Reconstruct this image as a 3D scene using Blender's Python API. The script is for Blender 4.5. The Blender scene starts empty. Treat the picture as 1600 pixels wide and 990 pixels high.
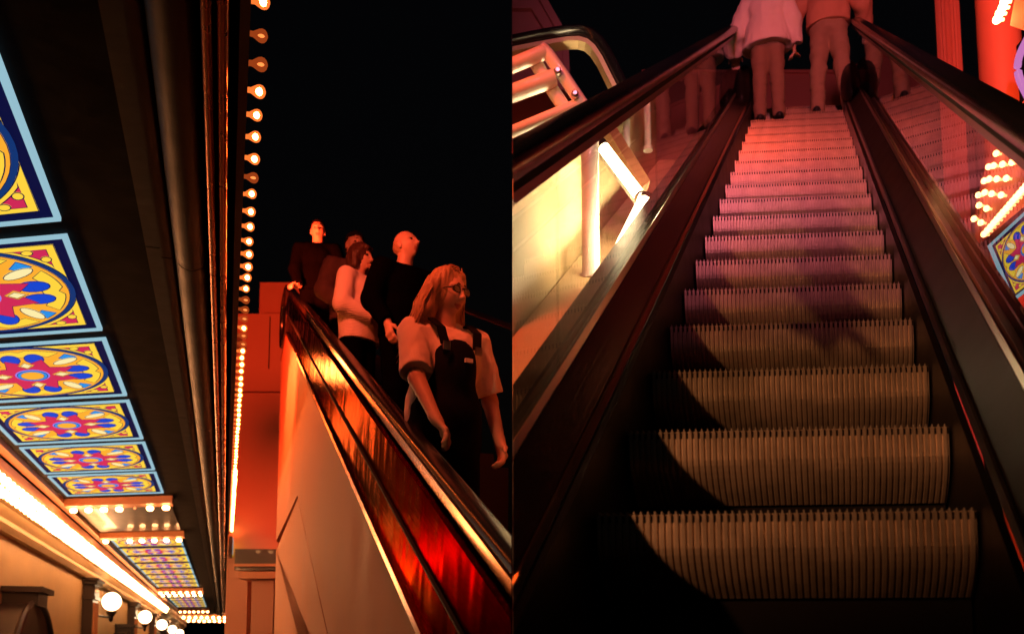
import bpy, bmesh, math, random
import numpy as np
from mathutils import Vector, Matrix, noise, Euler
random.seed(7)
D = bpy.data
SC = bpy.context.scene
COL = SC.collection
R = math.radians
PI = math.pi

# ------------------------------------------------------------------ camera, sky, exposure
F_PX, PITCH = 1450.0, R(6)
PY = 1020 - F_PX * math.tan(PITCH)
EYE = np.array([0.0, 0.0, 1.1])
cam = D.cameras.new('camera')
cam.sensor_width = 36.0
cam.lens = F_PX * 36 / 1600
cam.shift_y = (PY - 495) / 1600
cam.clip_start = 0.05
cam.clip_end = 600
cam.dof.use_dof = True
cam.dof.focus_distance = 4.6
cam.dof.aperture_fstop = 3.2
co = D.objects.new('camera', cam)
co.location = EYE
co.rotation_euler = (PI / 2 + PITCH, 0, 0)
COL.objects.link(co)
SC.camera = co

w = D.worlds.new('World'); SC.world = w; w.use_nodes = True
wt = w.node_tree
bg = wt.nodes['Background']
sky = wt.nodes.new('ShaderNodeTexSky'); sky.sky_type = 'NISHITA'; sky.sun_disc = False
sky.sun_elevation = R(-3.0); sky.sun_rotation = R(200)
wt.links.new(sky.outputs[0], bg.inputs[0])
bg.inputs[1].default_value = 0.02
SC.view_settings.view_transform = 'Standard'
SC.view_settings.look = 'None'
SC.view_settings.exposure = 0.0
SC.view_settings.gamma = 1.0
SC.cycles.use_denoising = True
SC.cycles.max_bounces = 6
SC.cycles.transparent_max_bounces = 12
SC.cycles.sample_clamp_indirect = 4.0
SC.cycles.caustics_reflective = False
SC.cycles.caustics_refractive = False

# ------------------------------------------------------------------ frames of the two escalators
def nrm(v):
    return v / np.linalg.norm(v)
def ray(u, v):
    a = (u - 800) / F_PX; b = (PY - v) / F_PX
    return np.array([a, math.cos(PITCH) - b * math.sin(PITCH), math.sin(PITCH) + b * math.cos(PITCH)])
def at(u, v, y):                       # the point seen at photo position (u, v), y metres ahead
    r = ray(u, v)
    return EYE + r * (y / r[1])
ZZ = np.array([0, 0, 1.0])
HL = nrm(np.array([-0.29492, 0.95552, 0])); AL = np.array([HL[1], -HL[0], 0])
EL_L = R(24.64)
TL = HL * math.cos(EL_L) + ZZ * math.sin(EL_L); NL = -HL * math.sin(EL_L) + ZZ * math.cos(EL_L)
SKEW = -0.52
def LP(l, a, h):                       # street frame: along, across, above eye
    return EYE + HL * l + AL * a + ZZ * h
def LS(l, a, h):                       # same with the canopy's slanted cross bars
    return LP(l + SKEW * (a + 0.93), a, h)
def LT(t, a, b):                       # sloping frame of the escalator
    return EYE + TL * t + AL * a - NL * b
HR = np.array([0.31890756, 0.94778582, 0]); TR = np.array([0.25800254, 0.76677752, 0.58778136])
ER = np.array([0.99625533, -0.08645996, 0])
QR = EYE + np.array([1.129015, 2.231091, 0.344891])
STEP = 0.524; RISE = STEP * TR[2]; RUN = STEP * math.hypot(TR[0], TR[1]); WID = 0.92
def RP(s, e, z):
    return QR + TR * s + ER * e + ZZ * z

# ------------------------------------------------------------------ materials
MATS = {}
def nt(name):
    m = D.materials.new(name); m.use_nodes = True
    return m, m.node_tree, m.node_tree.nodes['Principled BSDF']
def mat(name, col, rough=0.5, metal=0.0, var=0.12, scale=6.0, bump=0.0, bscale=40.0, spec=0.5, coat=0.0, uv_streak=None):
    m, t, p = nt(name)
    tc = t.nodes.new('ShaderNodeTexCoord')
    n = t.nodes.new('ShaderNodeTexNoise'); n.inputs['Scale'].default_value = scale; n.inputs['Detail'].default_value = 6
    t.links.new(tc.outputs['Object'], n.inputs['Vector'])
    mx = t.nodes.new('ShaderNodeMix'); mx.data_type = 'RGBA'
    c = np.array(col)
    mx.inputs[6].default_value = (*np.clip(c * (1 - var), 0, 1), 1)
    mx.inputs[7].default_value = (*np.clip(c * (1 + var), 0, 1), 1)
    t.links.new(n.outputs['Fac'], mx.inputs[0])
    t.links.new(mx.outputs[2], p.inputs['Base Color'])
    mr = t.nodes.new('ShaderNodeMapRange')
    mr.inputs['To Min'].default_value = max(0.02, rough * 0.8); mr.inputs['To Max'].default_value = min(1, rough * 1.2)
    t.links.new(n.outputs['Fac'], mr.inputs['Value']); t.links.new(mr.outputs[0], p.inputs['Roughness'])
    p.inputs['Metallic'].default_value = metal
    p.inputs['Specular IOR Level'].default_value = spec
    p.inputs['Coat Weight'].default_value = coat
    if bump or uv_streak:
        b = t.nodes.new('ShaderNodeBump'); b.inputs['Strength'].default_value = bump; b.inputs['Distance'].default_value = 0.01
        n2 = t.nodes.new('ShaderNodeTexNoise'); n2.inputs['Scale'].default_value = bscale; n2.inputs['Detail'].default_value = 4
        if uv_streak:
            mp = t.nodes.new('ShaderNodeMapping'); mp.inputs['Scale'].default_value = (uv_streak[0], uv_streak[1], 1)
            t.links.new(tc.outputs['UV'], mp.inputs['Vector']); t.links.new(mp.outputs[0], n2.inputs['Vector'])
            n2.inputs['Scale'].default_value = 1
        else:
            t.links.new(tc.outputs['Object'], n2.inputs['Vector'])
        t.links.new(n2.outputs['Fac'], b.inputs['Height']); t.links.new(b.outputs[0], p.inputs['Normal'])
    MATS[name] = m
    return m
def emit(name, col, strength, base=(0.02, 0.02, 0.02), gloss=0.3):
    m, t, p = nt(name)
    p.inputs['Base Color'].default_value = (*base, 1); p.inputs['Roughness'].default_value = gloss
    p.inputs['Emission Color'].default_value = (*col, 1); p.inputs['Emission Strength'].default_value = strength
    MATS[name] = m
    return m
def bulbmat(name, col, hi, lo):
    m, t, p = nt(name)
    p.inputs['Base Color'].default_value = (0.5, 0.35, 0.25, 1); p.inputs['Roughness'].default_value = 0.15
    tc = t.nodes.new('ShaderNodeTexCoord'); sx = t.nodes.new('ShaderNodeSeparateXYZ')
    t.links.new(tc.outputs['Object'], sx.inputs[0])
    mr = t.nodes.new('ShaderNodeMapRange'); mr.interpolation_type = 'SMOOTHSTEP'
    mr.inputs['From Min'].default_value = 0.018; mr.inputs['From Max'].default_value = 0.05
    mr.inputs['To Min'].default_value = lo; mr.inputs['To Max'].default_value = hi
    t.links.new(sx.outputs['X'], mr.inputs['Value'])
    p.inputs['Emission Color'].default_value = (*col, 1)
    t.links.new(mr.outputs[0], p.inputs['Emission Strength'])
    MATS[name] = m
    return m
def shellmat(name, col, strength, clear):
    m = D.materials.new(name); m.use_nodes = True; t = m.node_tree
    t.nodes.remove(t.nodes['Principled BSDF'])
    tr = t.nodes.new('ShaderNodeBsdfTransparent'); tr.inputs[0].default_value = (1, .75, .5, 1)
    em = t.nodes.new('ShaderNodeEmission'); em.inputs[0].default_value = (*col, 1); em.inputs[1].default_value = strength
    mx = t.nodes.new('ShaderNodeMixShader'); mx.inputs[0].default_value = 1 - clear
    t.links.new(tr.outputs[0], mx.inputs[1]); t.links.new(em.outputs[0], mx.inputs[2]); t.links.new(mx.outputs[0], t.nodes['Material Output'].inputs['Surface'])
    m.cycles.emission_sampling = 'NONE'
    MATS[name] = m
def glassmat(name, tint, ior, rough=0.01):
    m = D.materials.new(name); m.use_nodes = True; t = m.node_tree
    t.nodes.remove(t.nodes['Principled BSDF'])
    out = t.nodes['Material Output']
    tr = t.nodes.new('ShaderNodeBsdfTransparent'); tr.inputs[0].default_value = (*tint, 1)
    gl = t.nodes.new('ShaderNodeBsdfGlossy'); gl.inputs['Roughness'].default_value = rough
    fr = t.nodes.new('ShaderNodeFresnel'); fr.inputs[0].default_value = ior
    mx = t.nodes.new('ShaderNodeMixShader')
    ge = t.nodes.new('ShaderNodeNewGeometry')          # no mirror inside the pane's far face
    mu = t.nodes.new('ShaderNodeMath'); mu.operation = 'SUBTRACT'; mu.use_clamp = True
    t.links.new(fr.outputs[0], mu.inputs[0]); t.links.new(ge.outputs['Backfacing'], mu.inputs[1])
    t.links.new(mu.outputs[0], mx.inputs[0]); t.links.new(tr.outputs[0], mx.inputs[1]); t.links.new(gl.outputs[0], mx.inputs[2])
    t.links.new(mx.outputs[0], out.inputs['Surface'])
    MATS[name] = m
    return m
mat('asphalt', (0.045, 0.045, 0.05), 0.8, bump=0.3, bscale=90)
mat('soffit', (0.003, 0.0025, 0.003), 0.8, bump=0.1, bscale=20, spec=0.15)
mat('black_matte', (0.008, 0.006, 0.006), 0.4, bump=0.05, bscale=14, spec=0.2)
mat('black_gloss', (0.006, 0.005, 0.005), 0.16, bump=0.04, bscale=10, spec=0.5)
mat('copper', (0.42, 0.14, 0.05), 0.28, 0.9, bump=0.12, bscale=9)
mat('dark_copper', (0.011, 0.004, 0.003), 0.5, 0.2, bump=0.15, bscale=12)
mat('fascia', (0.03, 0.012, 0.01), 0.5)
def bronze():
    mat('bronze', (0.05, 0.015, 0.008), 0.15, 1.0, var=0.3, scale=3)
    t = MATS['bronze'].node_tree; p = t.nodes['Principled BSDF']
    p.inputs['Specular Tint'].default_value = (0.42, 0.21, 0.12, 1)
    tc = t.nodes.new('ShaderNodeTexCoord'); b = t.nodes.new('ShaderNodeBump'); ad = t.nodes.new('ShaderNodeMath'); ad.operation = 'MULTIPLY_ADD'
    hs = []
    for sc in ((3.2, 1.6), (0.8, 170)):
        mp = t.nodes.new('ShaderNodeMapping'); mp.inputs['Scale'].default_value = (*sc, 1)
        n = t.nodes.new('ShaderNodeTexNoise'); n.inputs['Scale'].default_value = 1; n.inputs['Detail'].default_value = 2
        t.links.new(tc.outputs['UV'], mp.inputs[0]); t.links.new(mp.outputs[0], n.inputs['Vector']); hs.append(n)
    ad.inputs[1].default_value = 0.055
    t.links.new(hs[1].outputs['Fac'], ad.inputs[0]); t.links.new(hs[0].outputs['Fac'], ad.inputs[2])
    b.inputs['Strength'].default_value = 0.9; b.inputs['Distance'].default_value = 0.012
    t.links.new(ad.outputs[0], b.inputs['Height']); t.links.new(b.outputs[0], p.inputs['Normal'])
bronze()
mat('brass_trim', (0.75, 0.38, 0.18), 0.22, 1.0)
mat('stucco', (0.60, 0.29, 0.16), 0.7, var=0.1, scale=2.5, bump=0.15, bscale=70)
mat('stucco_red', (0.62, 0.34, 0.26), 0.8, var=0.07, scale=1.5, bump=0.1, bscale=40)
mat('cream', (0.72, 0.54, 0.30), 0.55, var=0.14, scale=1.6, bump=0.2, bscale=18)
mat('dark_wood', (0.016, 0.007, 0.008), 0.4, bump=0.15, bscale=25, coat=0.15)
mat('orange_paint', (0.55, 0.24, 0.12), 0.4, var=0.1)
mat('rubber', (0.012, 0.010, 0.011), 0.22, spec=0.6, bump=0.03, bscale=8)
mat('rail_channel', (0.10, 0.035, 0.03), 0.3, 0.7)
mat('black_panel', (0.012, 0.008, 0.008), 0.3, 0.2, bump=0.05, bscale=14)
mat('deck_metal', (0.055, 0.022, 0.016), 0.24, 0.85, var=0.25, scale=4, bump=0.15, uv_streak=(0.8, 200))
mat('steel', (0.55, 0.5, 0.45), 0.3, 1.0)
mat('aluminium', (0.46, 0.35, 0.26), 0.40, 0.7, var=0.34, scale=17, bump=0.12, bscale=120)
mat('tread_metal', (0.5, 0.42, 0.34), 0.35, 0.6)
mat('white_enamel', (0.82, 0.78, 0.70), 0.4, var=0.05, coat=0.2)
mat('pink_stone', (0.55, 0.30, 0.27), 0.7, var=0.1, bump=0.1)
mat('red_wall', (0.60, 0.20, 0.13), 0.6, var=0.06, scale=2)
mat('slot', (0.06, 0.02, 0.035), 0.6)
mat('gap', (0.004, 0.003, 0.003), 0.8)
mat('lamp_housing', (0.05, 0.05, 0.05), 0.5, 0.5)
shellmat('bulb_shell', (1.0, 0.20, 0.035), 1.5, 0.45)
shellmat('bulb_shell_dim', (1.0, 0.16, 0.03), 0.45, 0.55)
emit('filament', (1.0, 0.19, 0.04), 380.0)
emit('filament_dim', (1.0, 0.30, 0.10), 3.0)
emit('added_strip_tube', (1.0, 0.74, 0.40), 120.0)
glassmat('glass', (0.93, 0.95, 0.93), 1.75)
glassmat('glass_bronze', (0.45, 0.33, 0.28), 2.1)
bulbmat('bulb_lit', (1.0, 0.20, 0.045), 60.0, 2.5)
bulbmat('bulb_dim', (1.0, 0.24, 0.07), 1.6, 0.15)
MATS['bulb_dim'].cycles.emission_sampling = 'NONE'
bulbmat('bulb_far', (1.0, 0.40, 0.14), 44.0, 8.0)
bulbmat('bulb_sign', (1.0, 0.40, 0.14), 12.0, 4.0)
emit('globe', (1.0, 0.66, 0.36), 9.0, gloss=0.2)
emit('tube', (1.0, 0.74, 0.40), 60.0)
emit('neon_pink', (0.7, 0.22, 0.6), 0.8)
PAN = dict(navy=(0.004, 0.005, 0.045), yellow=(1.0, 0.66, 0.05), magenta=(0.62, 0.022, 0.095), ring=(0.006, 0.035, 0.17),
           orange=(0.98, 0.42, 0.03), blue=(0.006, 0.06, 0.62), sky=(0.02, 0.28, 0.80), cream=(0.98, 0.84, 0.40),
           violet=(0.30, 0.22, 0.85), ice=(0.30, 0.52, 0.62))
for k, c in PAN.items():
    emit('pane_' + k, c, 1.0, base=tuple(0.1 * x for x in c), gloss=0.9).cycles.emission_sampling = 'NONE'
    MATS['pane_' + k].node_tree.nodes['Principled BSDF'].inputs['Specular IOR Level'].default_value = 0.03

# ------------------------------------------------------------------ builders
def mesh_from(name, V, Fc, m=None, uv=None, smooth=False, clip=None):
    me = D.meshes.new(name)
    me.from_pydata([tuple(float(q) for q in p) for p in V], [], [tuple(f) for f in Fc])
    if uv is not None:
        ul = me.uv_layers.new(name='UVMap')
        for lp in me.loops:
            ul.data[lp.index].uv = uv[lp.vertex_index]
    bm = bmesh.new(); bm.from_mesh(me)
    if clip is not None:
        side, off = clip
        g = list(bm.verts) + list(bm.edges) + list(bm.faces)
        r = bmesh.ops.bisect_plane(bm, geom=g, dist=1e-6, plane_co=(off, 0, 0), plane_no=(side, 0, 0), clear_inner=True, clear_outer=False)
        ed = [x for x in r['geom_cut'] if isinstance(x, bmesh.types.BMEdge)]
        if ed:
            bmesh.ops.holes_fill(bm, edges=ed)
    bmesh.ops.recalc_face_normals(bm, faces=bm.faces)
    bm.to_mesh(me); bm.free()
    if smooth:
        me.polygons.foreach_set('use_smooth', [True] * len(me.polygons))
        if smooth != 'all' and hasattr(me, 'set_sharp_from_angle'):
            me.set_sharp_from_angle(angle=R(smooth if smooth > 1 else 40))
    if m:
        me.materials.append(MATS[m])
    return me
def wloc(o):
    p = np.zeros(3)
    while o is not None:
        p = p + np.array(o.location); o = o.parent
    return p
def tag(o, label=None, cat=None, group=None, kind=None):
    if label: o['label'] = label
    if cat: o['category'] = cat
    if group: o['group'] = group
    if kind: o['kind'] = kind
    return o
def thing(name, label, cat, loc, group=None):
    o = D.objects.new(name, None); o.empty_display_size = 0.1
    o.location = tuple(float(x) for x in loc); COL.objects.link(o)
    return tag(o, label, cat, group)
def put(name, me, parent=None, loc=None, rot=None, label=None):
    o = D.objects.new(name, me); COL.objects.link(o)
    if parent is not None:
        o.parent = parent
    if loc is not None: o.location = tuple(float(x) for x in loc)
    if rot is not None: o.rotation_euler = rot
    if label: o['label'] = label
    return o
def part(name, VF, m, parent, uv=None, smooth=False, clip=None, label=None):
    V, Fc = VF[0], VF[1]
    if len(VF) > 2: uv = VF[2]
    base = wloc(parent) if parent is not None else np.zeros(3)
    if clip is not None: clip = (clip[0], clip[1] - base[0])
    me = mesh_from(name, [np.array(p) - base for p in V], Fc, m, uv, smooth, clip)
    return put(name, me, parent, label=label)
def join(*parts):
    V, Fc = [], []
    for p in parts:
        o = len(V); V += list(p[0]); Fc += [tuple(i + o for i in f) for f in p[1]]
    return V, Fc
def hexa(c8):                           # eight corners: 4 bottom, 4 top
    return list(c8), [(0, 3, 2, 1), (4, 5, 6, 7), (0, 1, 5, 4), (1, 2, 6, 5), (2, 3, 7, 6), (3, 0, 4, 7)]
def box(fn, r0, r1, r2):                # box in a frame fn(i, j, k)
    (a, b), (c, d), (e, f) = r0, r1, r2
    return hexa([fn(a, c, e), fn(b, c, e), fn(b, d, e), fn(a, d, e), fn(a, c, f), fn(b, c, f), fn(b, d, f), fn(a, d, f)])
W3 = lambda x, y, z: np.array([x, y, z])
def sweep(prof, frames, closed=True, caps=True):
    V, Fc, uv = [], [], []
    n = len(prof); L = 0.0; po = None
    pl = [0.0]
    for i in range(1, n): pl.append(pl[-1] + math.hypot(prof[i][0] - prof[i - 1][0], prof[i][1] - prof[i - 1][1]))
    for (o, X, Y) in frames:
        if po is not None: L += float(np.linalg.norm(o - po))
        po = o
        for i, (x, y) in enumerate(prof):
            V.append(o + X * x + Y * y); uv.append((L, pl[i]))
    for k in range(len(frames) - 1):
        for i in range(n if closed else n - 1):
            j = (i + 1) % n
            Fc.append((k * n + i, k * n + j, (k + 1) * n + j, (k + 1) * n + i))
    if closed and caps:
        Fc.append(tuple(range(n - 1, -1, -1))); Fc.append(tuple((len(frames) - 1) * n + i for i in range(n)))
    return V, Fc, uv
def ellipse(cx, cy, rx, ry, n=16, a0=0.0):
    return [(cx + rx * math.cos(a0 + 2 * PI * i / n), cy + ry * math.sin(a0 + 2 * PI * i / n)) for i in range(n)]
def tube(p0, p1, r0, r1=None, n=12):
    r1 = r0 if r1 is None else r1
    p0 = np.array(p0, float); p1 = np.array(p1, float); d = nrm(p1 - p0)
    u = nrm(np.cross(d, ZZ if abs(d[2]) < 0.9 else np.array([1.0, 0, 0]))); v = np.cross(d, u)
    V = [p0 + (u * math.cos(2 * PI * i / n) + v * math.sin(2 * PI * i / n)) * r0 for i in range(n)]
    V += [p1 + (u * math.cos(2 * PI * i / n) + v * math.sin(2 * PI * i / n)) * r1 for i in range(n)]
    Fc = [(i, (i + 1) % n, n + (i + 1) % n, n + i) for i in range(n)] + [tuple(range(n - 1, -1, -1)), tuple(range(n, 2 * n))]
    return V, Fc
def tubepath(pts, r, n=8):
    out = []
    fr = []
    for i, p in enumerate(pts):
        p = np.array(p, float)
        d = nrm(np.array(pts[min(i + 1, len(pts) - 1)], float) - np.array(pts[max(i - 1, 0)], float))
        u = np.cross(d, ZZ)
        u = nrm(u) if np.linalg.norm(u) > 1e-3 else np.array([1.0, 0, 0])
        fr.append((p, u, np.cross(u, d)))
    rr = r if hasattr(r, '__len__') else [r] * len(pts)
    V, Fc = [], []
    for (o, X, Y), q in zip(fr, rr):
        for i in range(n):
            V.append(o + X * q * math.cos(2 * PI * i / n) + Y * q * math.sin(2 * PI * i / n))
    for k in range(len(pts) - 1):
        for i in range(n):
            j = (i + 1) % n
            Fc.append((k * n + i, k * n + j, (k + 1) * n + j, (k + 1) * n + i))
    Fc.append(tuple(range(n - 1, -1, -1))); Fc.append(tuple((len(pts) - 1) * n + i for i in range(n)))
    return V, Fc
def lathe(prof, o, X, Y, Z, n=14):      # prof (axial, radius) about X
    V, Fc = [], []
    for (a, r) in prof:
        for i in range(n):
            t = 2 * PI * i / n
            V.append(o + X * a + (Y * math.cos(t) + Z * math.sin(t)) * r)
    for k in range(len(prof) - 1):
        for i in range(n):
            j = (i + 1) % n
            Fc.append((k * n + i, k * n + j, (k + 1) * n + j, (k + 1) * n + i))
    Fc.append(tuple(range(n - 1, -1, -1))); Fc.append(tuple((len(prof) - 1) * n + i for i in range(n)))
    return V, Fc
def prism(pts, off):                    # planar polygon thickened by a vector
    n = len(pts); V = [np.array(p) for p in pts] + [np.array(p) + off for p in pts]
    return V, [tuple(range(n - 1, -1, -1)), tuple(range(n, 2 * n))] + [(i, (i + 1) % n, n + (i + 1) % n, n + i) for i in range(n)]
def lamp(name, kind, energy, col, parent, loc, target=None, size=0.2, spot=None, sizey=None):
    ld = D.lights.new(name, kind); ld.energy = energy; ld.color = col
    if kind == 'AREA':
        ld.size = size
        if sizey: ld.shape = 'RECTANGLE'; ld.size_y = sizey
    else:
        ld.shadow_soft_size = size
    if spot: ld.spot_size = R(spot); ld.spot_blend = 0.5
    o = D.objects.new(name, ld); COL.objects.link(o)
    o.parent = parent
    o.location = tuple(np.array(loc) - wloc(parent))
    if target is not None:
        o.rotation_euler = Vector(tuple(np.array(target) - np.array(loc))).to_track_quat('-Z', 'Y').to_euler()
    return o

# ------------------------------------------------------------------ the ground
g = part('ground', ([W3(-120, -60, 0), W3(120, -60, 0), W3(120, 200, 0), W3(-120, 200, 0)], [(0, 1, 2, 3)]), 'asphalt', None)
tag(g, kind='structure')

# ================================================================== LEFT: street with the lit canopy
BULB_PROF = [(0.0, 0.012), (0.014, 0.0125), (0.018, 0.014), (0.03, 0.021), (0.042, 0.0275), (0.054, 0.030), (0.066, 0.027), (0.075, 0.018), (0.080, 0.005)]
XA, YA = np.array([1.0, 0, 0]), np.array([0, 1.0, 0])
BULB = {}
for k in ('bulb_lit', 'bulb_dim', 'bulb_far', 'bulb_sign'):
    V, Fc = lathe(BULB_PROF, np.zeros(3), XA, YA, ZZ, 12)
    BULB[k] = mesh_from('bulb', V, Fc, k, smooth='all')
for k in ('bulb_shell', 'bulb_shell_dim'):
    V, Fc = lathe(BULB_PROF, np.zeros(3), XA, YA, ZZ, 14)
    BULB[k] = mesh_from('bulb', V, Fc, k, smooth='all')
for k, q in (('filament', 1.0), ('filament_dim', .45)):
    V, Fc = lathe([(0.036, 0.004 * q), (0.042, 0.013 * q), (0.052, 0.018 * q), (0.061, 0.014 * q), (0.066, 0.003 * q)], np.zeros(3), XA, YA, ZZ, 8)
    BULB[k] = mesh_from('filament', V, Fc, k, smooth='all')
V, Fc = lathe([(0, 0.02), (0.012, 0.045), (0.04, 0.075), (0.075, 0.08), (0.11, 0.055), (0.12, 0.01)], np.zeros(3), XA, YA, ZZ, 8)
BULB['big'] = mesh_from('bulb', V, Fc, 'bulb_far', smooth='all')
ANG_A = math.atan2(AL[1], AL[0])

can = thing('marquee_canopy', 'dark street canopy with copper mouldings along its front edge', 'canopy', LP(5, -1.3, 2.4))
L0, L1 = 1.5, 62.0
def Lframes(ls, skew=False):
    return [(LP(l, 0, 0), AL, ZZ) for l in ls]
ext = lambda prof, ls: sweep(prof, Lframes(ls))
part('roof', ext([(-2.75, 2.62), (-0.02, 2.62), (-0.02, 2.95), (-2.75, 2.95)], [L0, L1]), 'soffit', can)
part('soffit', ext([(-2.75, 2.44), (-0.52, 2.44), (-0.52, 2.618), (-2.75, 2.618)], [L0, L1]), 'soffit', can)
part('fascia', ext([(-0.017, 2.44), (0.022, 2.44), (0.022, 2.98), (-0.017, 2.98)], [L0, L1]), 'fascia', can)
def joints(lo, hi, step, gap=0.012):
    out = []; l = lo
    while l < hi:
        out.append((l, min(l + step - gap, hi))); l += step
    return out
def halfround(c, h, r, n=10):
    return [(c + r * math.cos(PI + PI * i / n), h + r * 0.95 * math.sin(PI + PI * i / n)) for i in range(n + 1)]
# stepped and rounded mouldings, in jointed lengths
for (prof, mname, st) in (
    ([(-0.52, 2.40), (-0.435, 2.40), (-0.435, 2.60), (-0.52, 2.60)], 'dark_copper', 4.2),
    ([(-0.43, 2.345), (-0.375, 2.345), (-0.36, 2.36), (-0.36, 2.60), (-0.43, 2.60)], 'dark_copper', 4.2),
    (halfround(-0.262, 2.37, 0.092) + [(-0.17, 2.60), (-0.354, 2.60)], 'dark_copper', 4.2),
    (halfround(-0.134, 2.285, 0.020) + [(-0.114, 2.60), (-0.154, 2.60)], 'copper', 4.2),
    (halfround(-0.078, 2.295, 0.020) + [(-0.058, 2.60), (-0.098, 2.60)], 'copper', 4.2)):
    ms = {}
    for (a, b) in joints(L0, L1, st):
        part('moulding', ext(prof, [a, b]), mname, can, smooth=50)
# bars across the soffit that carry bulbs
def crossbar(l, w, h0=2.32, nb=8, wname='orange_paint', z1=2.438):
    c = part('crossbar', box(LS, (l, l + w), (-2.5, -0.84), (h0, z1)), wname, can)
    return c
for l in (15.2, 19.55, 36.6, 38.2, 53.5):
    crossbar(l, 0.36)
# mirrored recess between the two bars
part('recess_panel', box(LS, (15.7, 19.4), (-2.45, -0.9), (2.425, 2.439)), 'dark_wood', can)
part('side_batten', ext([(-2.62, 2.36), (-2.50, 2.36), (-2.50, 2.438), (-2.62, 2.438)], [L0, L1]), 'orange_paint', can)

# ---- light panels
def pcoord(p, q, h, LN=0.83, WD=0.725):         # p across -1..1, q along -1..1, relative to panel centre
    a = p * WD
    return HL * (q * LN + SKEW * a) + AL * a + ZZ * h
def poly_mesh(pts, h0, th=0.0016, m='pane_yellow'):
    P = [pcoord(p, q, h0) for p, q in pts]
    V, Fc = prism(P, -ZZ * th)
    return mesh_from('pane', V, Fc, m)
def arc(r, a0, a1, n, c=(0, 0)):
    return [(c[0] + r * math.cos(R(a0 + (a1 - a0) * i / n)), c[1] + r * math.sin(R(a0 + (a1 - a0) * i / n))) for i in range(n + 1)]
def rotp(pts, d):
    c, s = math.cos(R(d)), math.sin(R(d))
    return [(x * c - y * s, x * s + y * c) for x, y in pts]
def ell(cx, cy, rx, ry, n=16, d=0):
    return [(cx + x, cy + y) for x, y in rotp([(rx * math.cos(2 * PI * i / n), ry * math.sin(2 * PI * i / n)) for i in range(n)], d)]
PANES = []
LEAD = []
def lead(pts, lay, w):
    n = len(pts); cx = sum(p[0] for p in pts) / n; cy = sum(p[1] for p in pts) / n
    area = sum(pts[i][0] * pts[(i + 1) % n][1] - pts[(i + 1) % n][0] * pts[i][1] for i in range(n))
    sg = 1 if area > 0 else -1
    inn = []
    for i in range(n):
        a, b, c = pts[i - 1], pts[i], pts[(i + 1) % n]
        e1 = (b[0] - a[0], b[1] - a[1]); e2 = (c[0] - b[0], c[1] - b[1])
        n1 = (-e1[1], e1[0]); n2 = (-e2[1], e2[0]); l1 = math.hypot(*n1) or 1; l2 = math.hypot(*n2) or 1
        m = (n1[0] / l1 + n2[0] / l2, n1[1] / l1 + n2[1] / l2); q = max(.5, math.hypot(*m))
        inn.append((b[0] + sg * m[0] / q * w, b[1] + sg * m[1] / q * w))
    h = -0.0057 - 0.002 * lay
    V = [pcoord(p, q, h) for p, q in pts] + [pcoord(p, q, h) for p, q in inn]
    V += [v - ZZ * 0.0003 for v in V]
    F_ = []
    for i in range(n):
        j = (i + 1) % n
        F_ += [(i, j, n + j, n + i), (2 * n + i, 3 * n + i, 3 * n + j, 2 * n + j)]
    LEAD.append((V, F_))
def add(pts, lay, col):
    if col in ('blue', 'magenta', 'cream', 'sky', 'yellow', 'orange'): lead(pts, lay, 0.010 if col != 'orange' else 0.006)
    PANES.append(poly_mesh(pts, -0.004 - 0.002 * lay, m='pane_' + col))
S_ = 0.90
for d in (0, 90, 180, 270):
    cor = [(0.86, 0.86)] + [(x, y) for x, y in [(0.20, 0.86)] + list(reversed(arc(0.885, 16, 74, 14))) + [(0.86, 0.20)]]
    add(rotp(cor, d), 1, 'yellow')
    tri = [(0.775, 0.775), (0.40, 0.80)] + list(reversed(arc(0.955, 34, 56, 6))) + [(0.80, 0.40)]
    tri = [(0.79, 0.79), (0.44, 0.79)] + list(reversed(arc(0.93, 33, 57, 6))) + [(0.79, 0.44)]
    add(rotp(tri, d), 2, 'magenta')
    add(rotp(ell(0.62, 0.755, 0.055, 0.05, 12), d), 3, 'yellow')
    add(rotp(ell(0.755, 0.62, 0.05, 0.055, 12), d), 3, 'yellow')
add(arc(0.885, 0, 352.5, 47), 2, 'ring')
add(arc(0.835, 0, 352.5, 47), 3, 'orange')
for d in (0, 90, 180, 270):
    lobe = arc(0.80, -33, 33, 12)
    lobe[6] = (0.75, 0.0)
    inner = [(0.56, 0.30), (0.63, 0.16), (0.585, 0.0), (0.63, -0.16), (0.56, -0.30)]
    add(rotp(lobe + inner, d), 4, 'yellow')
    add(rotp(arc(0.80, 38, 50, 4) + [(0.42, 0.50), (0.50, 0.40)], d), 4, 'sky')
    add(rotp(ell(0.40, 0.46, 0.17, 0.075, 14, 60), d), 5, 'cream')
    add(rotp(ell(0.54, 0.135, 0.155, 0.115, 16), d), 6, 'blue')
    add(rotp(ell(0.54, -0.135, 0.155, 0.115, 16), d), 6, 'blue')
star = []
for i in range(16):
    rr = 0.56 if i % 2 == 0 else 0.36
    t = 22.5 + 22.5 * i
    star.append((rr * math.cos(R(t)), rr * math.sin(R(t))))
add(star, 7, 'magenta')
for d in (0, 90, 180, 270):
    add(rotp([(0.235, 0), (0.345, 0.10), (0.47, 0), (0.345, -0.10)], d), 8, 'orange')
    add(rotp([(0.265, 0), (0.345, 0.07), (0.44, 0), (0.345, -0.07)], d), 9, 'cream')
add(arc(0.205, 0, 345, 23), 8, 'violet')
add(arc(0.185, 0, 345, 23), 9, 'sky')
add(arc(0.14, 0, 345, 23), 10, 'orange')
PLEAD = mesh_from('lead_lines', *join(*LEAD), 'pane_navy')
PBACK = mesh_from('backing', *prism([pcoord(p, q, 0.0) for p, q in ((-.99, -.99), (.99, -.99), (.99, .99), (-.99, .99))], -ZZ * 0.004), 'pane_navy')
fr = []
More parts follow.
